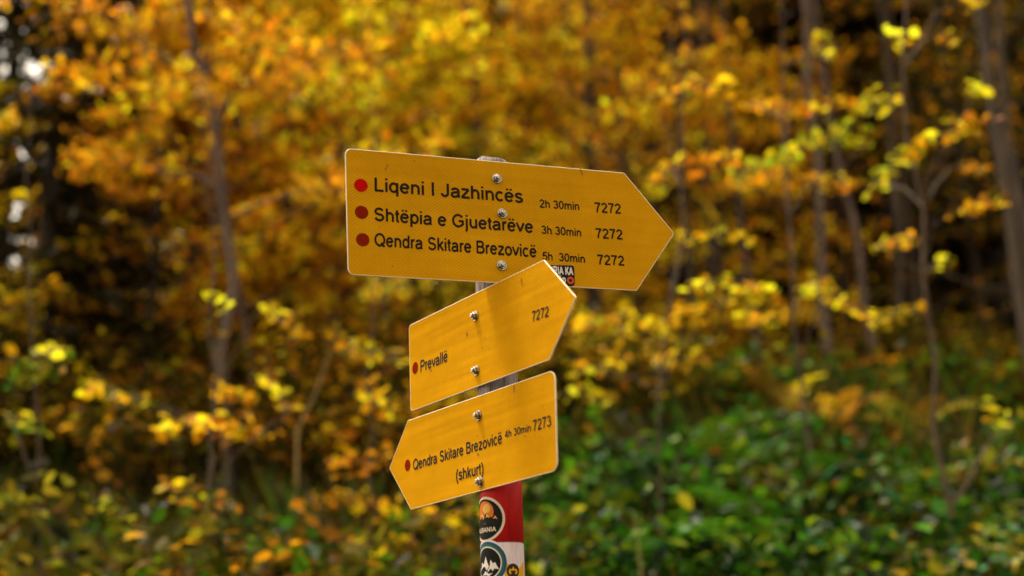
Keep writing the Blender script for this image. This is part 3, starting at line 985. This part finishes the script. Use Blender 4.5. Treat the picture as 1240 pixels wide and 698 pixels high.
for i, (pix, Yd, r0_, pal, nlv, t0, spread, label) in enumerate(FEATURED):
    rng = np.random.default_rng(100 + i)
    path = pix_path(pix, Yd, 1.9 if i < 3 else 4.6, .02); r0_ *= .48  # right-hand trees run taller; crowns above view shaped to shade the bank
    tree_from_path('beech_tree', path, r0_ * (1.25 if i < 2 else 1), dict(limbs=13, spread=spread + (0 if i < 3 else .8), leaves=nlv if i < 3 else 8000, t0=t0, size=.082), pal, label, 'beeches with trunks in view', rng, bark='bark_pale' if i < 3 or i in (6, 7) else 'bark')

# ------------------------------------------------------------------ saplings in front whose sprays of leaves show singly
def sapling(name, pix, Yd, r0_, sprays, label, extra=1.2, bark='bark_brown', seed=0):
    rng = np.random.default_rng(500 + seed)
    path = pix_path(pix, Yd, extra)
    base = path[0] + np.array([0, 0, .15])
    root = empty(name, base)
    tag(root, label, 'sapling', 'leafy saplings in front of the forest')
    k = len(path)
    link_mesh('stem', tube_mesh('stem', [(path - base, r0_ * .6 * (1 - .75 * np.linspace(0, 1, k)))], M[bark], 8), root)
    twigs = []
    for (x0, y0, x1, y1, pal, nlv, th) in sprays:
        nlv = int(nlv * 1.3)
        dy0 = rng.uniform(-.5, .5); dy1 = dy0 + rng.uniform(-.5, .5)
        p, q = at(x0, y0, Yd + dy0), at(x1, y1, Yd + dy1)
        j = np.argmin(np.abs(path[:, 2] - (min(p[2], q[2]) - .25)))
        near, far = (p, q) if np.linalg.norm(p - path[j]) < np.linalg.norm(q - path[j]) else (q, p)
        link_mesh('limb', tube_mesh('limb', [(np.concatenate([bend(path[j], near, 4, rng, .08, .03), bend(near, far, 4, rng, .03, .02)[1:]]) - base, np.linspace(r0_ * .22, .0016, 7))], M[bark], 5), root)
        u = rng.uniform(-.05, 1.05, nlv)
        s_ = .72 * th * Yd / FPX
        c = near + (far - near) * u[:, None] + rng.normal(0, 1, (nlv, 3)) * np.array([s_, s_ * 1.6, s_ * .8])
        for e in c[::2]:
            uu = np.clip(np.dot(e - near, far - near) / (np.dot(far - near, far - near) + 1e-9), 0, 1)
            twigs.append((np.array([near + (far - near) * max(0, uu - .08), e]) - base, np.array([.0036, .0018])))
        size = rng.uniform(.6, 1.35, nlv) * .056
        leaf_objects(root, base, c, size, colours(pal, nlv, rng) * .84, LEAF_A, rng, .3, .6)
    link_mesh('twigs', tube_mesh('twigs', twigs, M[bark], 4), root, 'stuff')
    return root

sapling('beech_sapling', [(1138, 520), (1118, 330), (1103, 200), (1098, 60), (1092, -60)], 6.6, .022, [
    (1060, 222, 1100, 190, 'lime', 26, 12), (1100, 185, 1150, 158, ['lime', 'gold'], 26, 9), (1150, 158, 1205, 146, 'orange', 26, 9),
    (1046, 126, 1082, 122, 'lime', 22, 15), (1078, 40, 1098, 52, ['lime', 'yellow'], 9, 10), (1180, 112, 1196, 118, 'lime', 10, 8), (1160, 4, 1196, 2, 'gold', 14, 10),
    (1132, 326, 1150, 314, 'yellow', 7, 7), (1165, 200, 1195, 205, 'rust', 12, 9), (1052, 388, 1115, 372, 'gold', 30, 8), (1186, 486, 1216, 524, 'yellow', 8, 10), (1140, 40, 1150, 48, 'gold', 6, 8), (1150, 260, 1220, 240, ['rust', 'gold'], 26, 8), (1060, 300, 1110, 290, ['gold', 'rust'], 22, 8),
    (1220, 520, 1240, 500, ['leafgreen', 'yellow'], 14, 12)],
    'thin brown sapling with lime and gold sprays before the thick grey trunk', seed=1)
sapling('beech_sapling', [(985, 560), (968, 420), (955, 300), (950, 150)], 7.4, .020, [
    (898, 208, 960, 190, 'lime', 40, 9), (955, 188, 1034, 150, 'lime', 55, 12), (905, 128, 960, 134, 'orange', 30, 9), (960, 135, 1036, 128, ['orange', 'gold'], 34, 9),
    (884, 224, 950, 214, 'orange', 34, 9), (950, 212, 1024, 230, ['orange', 'gold'], 36, 9), (1028, 170, 1048, 176, 'yellow', 10, 8), (985, 52, 1015, 58, ['lime', 'gold'], 12, 11),
    (974, 356, 990, 346, 'yellow', 16, 10), (990, 350, 1040, 376, 'gold', 24, 8), (896, 390, 960, 382, 'gold', 28, 7), (1000, 66, 1010, 72, 'yellow', 5, 7)],
    'sapling with layered lime and orange sprays in front of the pale beech trunks', seed=2)
sapling('beech_sapling', [(800, 570), (806, 450), (820, 340), (828, 200)], 7.0, .018, [
    (784, 396, 850, 374, 'gold', 40, 9), (850, 374, 922, 354, 'gold', 40, 9), (836, 344, 930, 348, ['gold', 'yellow'], 34, 9), (705, 446, 752, 440, 'gold', 26, 12), (790, 436, 815, 434, 'gold', 14, 8),
    (826, 290, 900, 284, ['olive', 'gold'], 26, 10), (800, 205, 890, 190, 'orange', 46, 12), (790, 120, 880, 100, ['orange', 'gold'], 44, 12), (700, 400, 760, 380, 'gold', 30, 12), (700, 470, 730, 492, 'yellow', 18, 14)],
    'sapling with drooping gold sprays beside the tip of the large board', seed=3)
sapling('beech_sapling', [(262, 690), (258, 560), (262, 460), (258, 340)], 6.4, .018, [
    (190, 522, 255, 512, 'gold', 34, 9), (250, 516, 322, 526, ['gold', 'orange'], 42, 11), (200, 590, 272, 618, ['orange', 'gold'], 36, 12), (115, 476, 172, 484, ['olive', 'gold'], 26, 10),
    (318, 372, 366, 408, 'gold', 18, 12), (256, 358, 268, 366, 'yellow', 6, 7), (262, 470, 300, 486, 'orange', 18, 10), (324, 455, 350, 500, 'gold', 18, 12), (112, 470, 122, 480, 'gold', 9, 9)],
    'low sapling with gold and orange sprays below the leaning beech', seed=4)
sapling('beech_sapling', [(450, 690), (452, 590), (448, 500), (452, 400)], 6.9, .015, [
    (360, 612, 420, 604, 'orange', 34, 12), (420, 606, 476, 622, ['orange', 'rust'], 34, 12), (412, 424, 480, 430, ['olive', 'gold'], 30, 10), (440, 470, 470, 500, ['gold', 'orange'], 24, 14), (400, 560, 470, 556, ['orange', 'rust'], 30, 13)],
    'slim sapling with orange leaves left of the lower board tip', seed=5)
sapling('hazel_sapling', [(58, 700), (52, 600), (46, 500), (40, 400)], 6.0, .015, [
    (12, 462, 60, 440, ['olive', 'leafgreen'], 30, 13), (50, 432, 76, 424, ['olive', 'lime'], 16, 10), (0, 600, 40, 640, ['olive', 'dim'], 34, 14), (8, 500, 40, 520, ['leafgreen', 'lime'], 20, 12),
    (112, 600, 160, 640, ['leafgreen', 'lime'], 34, 12)],
    'hazel sapling with yellow-green leaves in front of the dark spruces', seed=6)

# ------------------------------------------------------------------ the wood behind
MID = [  # low young trees first
    (120, 11.6, 6.2, ['orange', 'rust', 'dim'], 7000, .04, 1.3), (175, 10.4, 5.4, ['orange', 'rust'], 7000, .04, 1.2), (235, 11.4, 6.0, ['rust', 'orange'], 7000, .04, 1.3), (300, 10.8, 5.6, ['orange', 'rust'], 7000, .04, 1.3),
    (165, 14.0, 7.6, ['orange', 'gold'], 12000, .04, 1.8),
    # pixel column, distance, height, palette, leaves, crown start, spread
    (222, 10.8, 8.2, ['orange', 'gold'], 11000, .10, 1.5), (262, 12.5, 9.0, ['orange', 'rust'], 12000, .12, 2.1), (345, 11.6, 8.5, ['gold', 'orange'], 13000, .12, 2.0),
    (415, 12.8, 9.5, ['yellow', 'lime'], 15000, .15, 2.2), (505, 13.5, 9.8, ['yellow', 'gold'], 15000, .2, 2.2), (590, 12.0, 9.0, ['gold', 'rust'], 11000, .12, 2.0),
    (655, 14.5, 10., ['gold', 'olive'], 11000, .12, 2.1), (720, 12.6, 9.0, ['gold', 'orange'], 12000, .15, 2.0), (785, 14.0, 9.8, ['orange', 'gold'], 12000, .25, 2.1),
    (880, 14.8, 10., ['orange', 'rust'], 8000, .40, 2.1), (-60, 9.2, 5.0, ['gold', 'olive'], 5000, .1, 1.0), (290, 15.0, 10., ['orange', 'gold'], 12000, .1, 2.1),
    (960, 16.0, 10.5, ['rust', 'dim', 'dim'], 8000, .3, 2.0), (1035, 15.2, 10.5, ['dim', 'dim', 'orange'], 7000, .3, 2.0), (1120, 14.6, 10., ['dim', 'dim', 'rust'], 7000, .3, 2.0), (1200, 15.4, 10., ['dim', 'dim', 'gold'], 7000, .3, 2.0), (1270, 13.6, 9.5, ['dim', 'dim', 'rust'], 7000, .3, 2.0),
]
kinds = {'orange': 'orange-leaved', 'gold': 'golden-leaved', 'yellow': 'bright yellow-leaved', 'olive': 'olive-leaved', 'rust': 'rust-brown', 'dim': 'dull olive-brown'}
for i, (px, Yd, H, pal, nlv, t0, spread) in enumerate(MID):
    rng = np.random.default_rng(900 + i)
    H *= .58; t0 *= .5
    path = trunk_path(ground_at(px, Yd), H, (rng.uniform(-.05, .03), rng.uniform(-.04, .03)), rng)
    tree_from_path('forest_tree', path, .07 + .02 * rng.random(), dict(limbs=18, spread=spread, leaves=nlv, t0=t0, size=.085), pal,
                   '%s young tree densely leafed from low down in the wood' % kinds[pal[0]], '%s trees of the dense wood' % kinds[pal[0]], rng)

far_pal = [('orange', ['orange', 'rust']), ('gold', ['gold', 'olive']), ('yellow', ['yellow', 'gold']), ('rust', ['rust', 'olive']), ('olive', ['olive', 'gold']), ('dim', ['dim', 'dim', 'rust'])]
protos = {}
def far_tree(kind, loc, rng):
    label = '%s tall tree far back in the wood' % kinds[kind]
    group = '%s trees far back' % kinds[kind]
    if kind not in protos: protos[kind] = []
    if len(protos[kind]) < 2:
        path = trunk_path(np.zeros(3), 6.3, (rng.uniform(-.03, .03), 0), rng)
        t = tree_from_path('far_forest_tree', path, .12, dict(limbs=22, spread=2.3, leaves=11000, t0=.10, size=.11), dict(far_pal)[kind], label, group, rng, base=np.zeros(3), limb_objs=False)
        protos[kind].append(t)
        t.location = loc
        t.rotation_euler = (0, 0, rng.uniform(0, 6.28))
    else:
        copy_tree(protos[kind][int(rng.integers(2))], loc, rng.uniform(0, 6.28), rng.uniform(.85, 1.25), label, group)

rng = np.random.default_rng(42)
for row, Yd in enumerate((17.5, 21.5, 26)):
    step = 3.0 + .25 * row
    half = Yd * .44
    x = -half + rng.uniform(0, step)
    while x < half:
        y = Yd + rng.uniform(-1.2, 1.2)
        px = 620 + 1760 * x / y
        u = rng.random()
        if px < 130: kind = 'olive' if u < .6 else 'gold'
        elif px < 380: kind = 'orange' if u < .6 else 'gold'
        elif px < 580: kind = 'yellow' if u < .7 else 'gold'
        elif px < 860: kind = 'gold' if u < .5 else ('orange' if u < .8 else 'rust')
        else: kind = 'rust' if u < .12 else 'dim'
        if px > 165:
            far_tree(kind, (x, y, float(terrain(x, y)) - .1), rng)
        x += step * rng.uniform(.75, 1.3)

# spruces
def spruce_proto(rng, H=12.0):
    root = empty('spruce_tree', (0, 0, 0))
    path = trunk_path(np.zeros(3), H, (0, 0), rng, 8, .004)
    link_mesh('trunk', tube_mesh('trunk', [(path, .17 * (1 - .93 * np.linspace(0, 1, 8)))], M['bark_dark'], 10), root)
    limbs, c, az = [], [], []
    z = 1.0
    while z < H - .3:
        Lm = 2.1 * (1 - z / H) ** .8 + .15
        for k in range(6):
            a = rng.uniform(0, 6.28); L = Lm * rng.uniform(.7, 1.1)
            s = np.array([0, 0, z + rng.uniform(-.12, .12)])
            e = s + np.array([math.cos(a) * L, math.sin(a) * L, -.28 * L])
            lp = bend(s, e, 4, rng, -.06, .01)
            limbs.append((lp, np.linspace(.02, .004, 4)))
            m_ = int(70 * L / 1.5) + 12
            u = rng.uniform(.12, 1, m_)
            side = rng.normal(0, .16, m_) * (1.1 - .5 * u)
            p = s + (e - s) * u[:, None] + np.stack([-math.sin(a) * side, math.cos(a) * side, -np.abs(rng.normal(0, .09, m_))], 1)
            c.append(p); az.append(a + np.sign(side) * .7 + rng.normal(0, .3, m_))
        z += .34
    c = np.concatenate(c); az = np.concatenate(az)
    link_mesh('branches', tube_mesh('branches', limbs, M['bark_dark'], 4), root, 'stuff')
    link_mesh('crown', leaves_mesh('crown', c, rng.uniform(.16, .30, len(c)), colours('spruce', len(c), rng), M['needle'], rng, az=az, wide=.30, droop=.3, tilt=.4), root, 'stuff')
    return root
SP = [('near', 'dark spruce with hanging branches behind the hazel sapling', 'dark spruces behind the hazel'), ('far', 'dark spruce standing deep in the wood behind the leafy trees', 'dark spruces deep in the wood')]
spots = [(52, 9.6, .50, 0), (112, 11.4, .52, 0), (-6, 11.8, .58, 0)]
for k in range(11): spots.append((860 + 44 * k, 17.0 + 2.6 * ((k * 5) % 4), 1.15, 1))
for k in range(12): spots.append((860 + 44 * k, 31.0 + 2.6 * ((k * 3) % 4), 1.5, 1))
for k in range(12): spots.append((270 + 55 * k, 29.0 + 2.2 * ((k * 3) % 5), 1.15, 1))
rng = np.random.default_rng(77)
sproto = [spruce_proto(rng), spruce_proto(rng)]
for i, (px, Yd, sc_, g) in enumerate(spots):
    loc = tuple(ground_at(px, Yd, 400) - np.array([0, 0, .1]))
    if i < 2:
        o = sproto[i]; o.location = loc; o.scale = (sc_,) * 3
        tag(o, SP[g][1], 'spruce', SP[g][2])
    else:
        copy_tree(sproto[i % 2], loc, rng.uniform(0, 6.28), sc_ * rng.uniform(.9, 1.15), SP[g][1], SP[g][2])

# ------------------------------------------------------------------ undergrowth on the bank
def shrub(name, px, Yd, top_py, nst, nlv, pal, size, label, group, seed, spread=.55, single=55, mat='green', leafme=None):
    rng = np.random.default_rng(3000 + seed)
    b = ground_at(px, Yd)
    H = max(.45, at(px, top_py, Yd)[2] - b[2])
    root = empty(name, b)
    tag(root, label, 'shrub', group)
    pts = []
    for k in range(nst):
        a = rng.uniform(0, 6.28); s_ = spread * H * rng.uniform(.3, 1.0)
        h = H * rng.uniform(.6, 1.05)
        e = np.array([math.cos(a) * s_, math.sin(a) * s_, h])
        st = bend(np.array([math.cos(a) * .05, math.sin(a) * .05, -.05]), e, 6, rng, .10, .02)
        link_mesh('stem', tube_mesh('stem', [(st, np.linspace(.009, .002, 6))], M['bark_brown'], 5), root)
        m_ = nlv // nst
        u = rng.uniform(.22, 1.03, m_) ** .75
        c = np.stack([np.interp(u, np.linspace(0, 1, 6), st[:, i]) for i in range(3)], 1)
        c += rng.normal(0, 1, (m_, 3)) * np.array([.13, .13, .07])
        pts.append(c)
    c = np.concatenate(pts) + b
    order = np.argsort(np.linalg.norm(c - CAM, axis=1) - .6 * (c[:, 2] - b[2]))
    c = c[order]
    size_ = rng.uniform(.5, 1.45, len(c)) * size
    col = colours(pal, len(c), rng) * (1 if mat == 'green' else .74)  # low bush leaves darkened in colour, standing in for canopy shade
    if single:
        leaf_objects(root, b, c[:single], size_[:single], col[:single], LEAF_G if mat == 'green' else LEAF_A, rng, .35, .5)
    link_mesh('foliage', leaves_mesh('foliage', c[single:] - b, size_[single:], col[single:], M[mat], rng, True, droop=.35, tilt=.5), root, 'stuff')

GREEN = 'green broad-leaved shrub in the undergrowth of the bank'
for i, (px, Yd, top, nlv, pal) in enumerate([
        (700, 7.0, 585, 420, ['leafgreen', 'green']), (760, 6.4, 545, 480, ['green']), (820, 7.4, 530, 480, ['green']), (880, 6.6, 560, 460, ['green', 'leafgreen', 'dim']),
        (940, 7.6, 575, 460, ['green']), (1000, 6.2, 575, 480, ['green', 'leafgreen', 'dim']), (1055, 7.0, 600, 380, ['green', 'leafgreen', 'dim']), (1110, 6.2, 610, 380, ['green']),
        (1165, 7.2, 605, 380, ['green', 'olive']), (1225, 6.4, 600, 420, ['green']), (1290, 6.0, 575, 420, ['green']), (650, 6.0, 610, 360, ['leafgreen', 'olive']),
        (850, 5.4, 625, 420, ['green']), (960, 5.2, 632, 420, ['leafgreen', 'green']), (1070, 5.3, 650, 360, ['green']), (1180, 5.2, 640, 360, ['green', 'olive']), (740, 5.3, 640, 380, ['leafgreen', 'green'])]):
    shrub('green_shrub', px, Yd + 1.0, top, 8, int(nlv * 1.05), pal, .072, *((GREEN, 'green shrubs on the bank') if pal == ['green'] else ('green shrub mottled with yellow-green leaves in the undergrowth', 'mottled green shrubs on the bank')), i)
OLIVE = 'olive and yellow-green shrub at the foot of the leafy wood'
for i, (px, Yd, top, nlv, pal) in enumerate([
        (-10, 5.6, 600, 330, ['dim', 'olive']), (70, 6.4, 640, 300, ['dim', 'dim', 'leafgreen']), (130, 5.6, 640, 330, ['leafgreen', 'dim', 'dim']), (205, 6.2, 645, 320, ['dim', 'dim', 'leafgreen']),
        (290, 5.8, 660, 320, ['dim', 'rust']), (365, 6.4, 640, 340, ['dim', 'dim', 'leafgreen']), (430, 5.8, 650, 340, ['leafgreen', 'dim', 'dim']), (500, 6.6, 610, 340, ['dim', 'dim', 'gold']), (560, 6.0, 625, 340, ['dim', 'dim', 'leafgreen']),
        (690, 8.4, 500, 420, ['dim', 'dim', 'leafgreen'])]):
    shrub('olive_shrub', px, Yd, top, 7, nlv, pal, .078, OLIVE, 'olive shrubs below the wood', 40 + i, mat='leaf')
def bush_words(px, Yd, pal):
    hue = 'scattered orange' if 'orange' in pal else 'scattered gold' if 'gold' in pal else 'rust-brown' if 'rust' in pal else 'dull green' if 'leafgreen' in pal else 'dull olive'
    where = 'at the feet of the grey beech trunks' if px > 860 and Yd < 12 else 'behind the grey beech trunks' if px > 860 else 'low under the dense autumn wood' if Yd < 10 else 'between the trees of the dense autumn wood'
    return 'loose bush with %s leaves %s' % (hue, where), 'bushes with %s leaves %s' % (hue, where)
for i, (px, Yd, top, nlv, pal) in enumerate([
        (185, 8.6, 470, 1100, ['rust', 'dim', 'dim', 'dim']), (250, 9.0, 440, 1200, ['rust', 'dim', 'dim', 'dim']), (330, 8.6, 450, 1200, ['rust', 'dim', 'dim', 'dim']), (400, 8.8, 410, 1300, ['orange', 'dim', 'dim']), (475, 8.2, 520, 1100, ['orange', 'dim', 'dim']),
        (545, 9.0, 480, 1200, ['rust', 'gold']), (620, 9.2, 440, 1200, ['gold', 'dim', 'dim']), (700, 9.4, 380, 1400, ['gold', 'dim', 'dim']), (765, 9.6, 400, 1200, ['dim', 'dim', 'gold']), (150, 9.4, 420, 1200, ['gold', 'dim', 'dim']), (15, 9.0, 430, 900, ['dim', 'dim', 'gold']),
        (300, 10.2, 380, 1300, ['dim', 'dim', 'gold']), (450, 10.4, 380, 1400, ['dim', 'dim', 'orange']), (840, 10.6, 440, 900, ['dim', 'rust']), (560, 10.6, 400, 1300, ['dim', 'dim', 'gold']), (225, 10.4, 390, 1200, ['orange', 'dim', 'dim']),
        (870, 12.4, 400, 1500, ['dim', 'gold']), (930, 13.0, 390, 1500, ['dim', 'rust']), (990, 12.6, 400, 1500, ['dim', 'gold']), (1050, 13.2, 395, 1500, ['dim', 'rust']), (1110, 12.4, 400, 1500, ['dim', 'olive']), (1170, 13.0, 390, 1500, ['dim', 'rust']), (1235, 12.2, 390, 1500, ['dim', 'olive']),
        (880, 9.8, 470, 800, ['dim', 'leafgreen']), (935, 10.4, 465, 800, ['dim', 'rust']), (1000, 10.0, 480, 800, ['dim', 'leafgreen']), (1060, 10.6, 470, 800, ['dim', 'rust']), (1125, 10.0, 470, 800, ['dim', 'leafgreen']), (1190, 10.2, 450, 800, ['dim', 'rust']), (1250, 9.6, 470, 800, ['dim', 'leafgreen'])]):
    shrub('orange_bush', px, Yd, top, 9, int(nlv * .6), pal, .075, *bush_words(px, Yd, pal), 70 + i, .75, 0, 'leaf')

def fern(px, Yd, nfr, L, pal, label, seed):
    rng = np.random.default_rng(4000 + seed)
    b = ground_at(px, Yd)
    root = empty('fern', b)
    tag(root, label, 'fern', 'ferns on the bank')
    for k in range(nfr):
        a = k * 6.28 / nfr + rng.uniform(-.3, .3)
        t = np.linspace(0, 1, 18)
        l_ = L * rng.uniform(.75, 1.1)
        r_ = l_ * (.15 * t + .55 * t ** 2); z = l_ * (.95 * t - .42 * t ** 3)
        st = np.stack([np.cos(a) * r_, np.sin(a) * r_, z], 1)
        co, q, n0 = [], [], 0
        for i in range(3, 17):
            w_ = l_ * .17 * math.sin(math.pi * (.12 + .85 * (i - 3) / 14)) ** .8
            tan = st[i + 1] - st[i - 1]; tan /= np.linalg.norm(tan)
            sd = np.cross(tan, (0, 0, 1)); sd /= np.linalg.norm(sd)
            for s_ in (1, -1):
                d = sd * s_ + tan * .35 + np.array([0, 0, -.25]); h = tan * l_ * .011
                p = st[i]; co += [p - h, p + d * w_ * .5 - h * .8, p + d * w_, p + d * w_ * .5 + h * .8 + np.array([0, 0, .004]), p + h]
                q += [(n0, n0 + 1, n0 + 3, n0 + 4), (n0 + 1, n0 + 2, n0 + 2, n0 + 3)]; n0 += 5
        tc, tq = tube_arrays([(st, np.linspace(.005, .0015, 18))], 4)
        col = colours(pal, 1, rng)[0]
        vs = [tuple(v) for v in co] + [tuple(v) for v in tc]
        fs = [f if len(set(f)) == 4 else (f[0], f[1], f[3]) for f in q] + [tuple(int(i) + n0 for i in f) for f in tq]
        o = mesh_obj('frond', vs, fs, M['green_obj'], root)
        o.color = (*col, 1)
fern(1075, 6.6, 8, .62, ['straw'], 'straw-yellow withered fern among green shrubs', 1)
fern(1045, 7.4, 8, .8, ['leafgreen'], 'yellow-green fern behind the withered fern', 2)
fern(1150, 6.4, 8, .55, ['straw', 'leafgreen'], 'fading fern with arching fronds beside the withered fern', 3)
fern(770, 6.4, 8, .7, ['leafgreen'], 'pale green fern by a dry stalk', 4)
fern(945, 9.6, 9, .6, ['rust', 'gold'], 'brown bracken fern under the pale beech trunks', 5)
fern(1010, 9.2, 9, .6, ['rust', 'straw'], 'brown bracken fern under the slanting beech trunk', 6)
fern(1105, 9.0, 9, .6, ['rust', 'olive'], 'brown bracken fern near the thin brown sapling', 7)

for i, (px, Yd, L_, pal) in enumerate([(668, 7.4, .8, 'leafgreen'), (715, 6.6, .75, 'green'), (835, 6.6, .8, 'leafgreen'), (905, 7.2, .85, 'green'), (965, 6.6, .7, 'leafgreen'), (1015, 7.6, .8, 'green'), (1125, 7.2, .75, 'leafgreen'), (1205, 6.8, .8, 'green'), (875, 8.2, .8, 'leafgreen'), (780, 8.0, .8, 'green')]):
    fern(px, Yd, 9, L_, [pal], 'green fern with arching fronds among the broad-leaved shrubs', 20 + i)

def stalk(pix, Yd, r_, label):
    pts = np.array([at(a, b_, Yd) for a, b_ in pix])
    base = np.array([pts[0][0], Yd, float(terrain(pts[0][0], Yd))])
    root_pts = np.concatenate([[base - np.array([0, 0, .05])], pts]) - base
    o = link_mesh('dry_stalk', tube_mesh('dry_stalk', [(root_pts, np.linspace(r_, r_ * .4, len(root_pts)))], M['straw'], 6))
    o.location = base
    tag(o, label, 'stalk')
M['straw'] = plain('dry_stalk_skin', (.22, .15, .05), .8, 0, .2, .3, 30)
stalk([(776, 690), (771, 640), (768, 620)], 5.9, .006, 'dry straw-coloured stalk among the green shrubs')
stalk([(250, 690), (246, 650), (244, 620)], 5.8, .008, 'dry pale stalk below the leaning beech')
stalk([(360, 520), (385, 470), (402, 420)], 7.6, .010, 'bare pale twig slanting up below the large board')

# fallen leaves on the slope, ground cover, grass
rng = np.random.default_rng(5)
n = 42000
ly = 4 + 22 * rng.random(n) ** 1.3
lx = rng.uniform(-.46, .46, n) * (ly + 2)
c = np.stack([lx, ly, terrain(lx, ly) + rng.uniform(.005, .04, n)], 1)
link_mesh('leaf_litter', leaves_mesh('leaf_litter', c, rng.uniform(.06, .11, n), colours('litter', n, rng), M['litter'], rng, droop=.05, tilt=.35), None, 'stuff')
n = 20000
ly = 4.2 + 5.6 * rng.random(n)
lx = rng.uniform(-.46, .46, n) * (ly + 1.5)
px_ = 620 + 1760 * lx / ly
c = np.stack([lx, ly, terrain(lx, ly) + np.abs(rng.normal(.06, .12, n))], 1)
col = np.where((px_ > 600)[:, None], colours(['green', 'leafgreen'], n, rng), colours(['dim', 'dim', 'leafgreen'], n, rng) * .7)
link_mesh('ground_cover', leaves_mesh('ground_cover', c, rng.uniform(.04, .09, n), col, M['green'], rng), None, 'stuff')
n = 14000
ly = 4.0 + 6.0 * rng.random(n)
lx = rng.uniform(-.46, .46, n) * (ly + 1.5)
h = rng.uniform(.15, .5, n); a = rng.uniform(0, 6.28, n)
p = np.stack([lx, ly, terrain(lx, ly)], 1)
w_ = np.stack([np.cos(a), np.sin(a), 0 * a], 1) * .005
tip = np.stack([np.cos(a + 1.2) * h * .5, np.sin(a + 1.2) * h * .5, h], 1)
v = np.stack([p - w_, p + w_, p + tip * .6 + w_ * .8 + np.array([0, 0, .05]), p + tip], 1).reshape(-1, 3)
link_mesh('grass', quad_mesh('grass', v, np.arange(n * 4).reshape(n, 4), M['green'], np.repeat(colours(['dim', 'leafgreen', 'dim'], n, rng) * .8, 4, axis=0)), None, 'stuff')
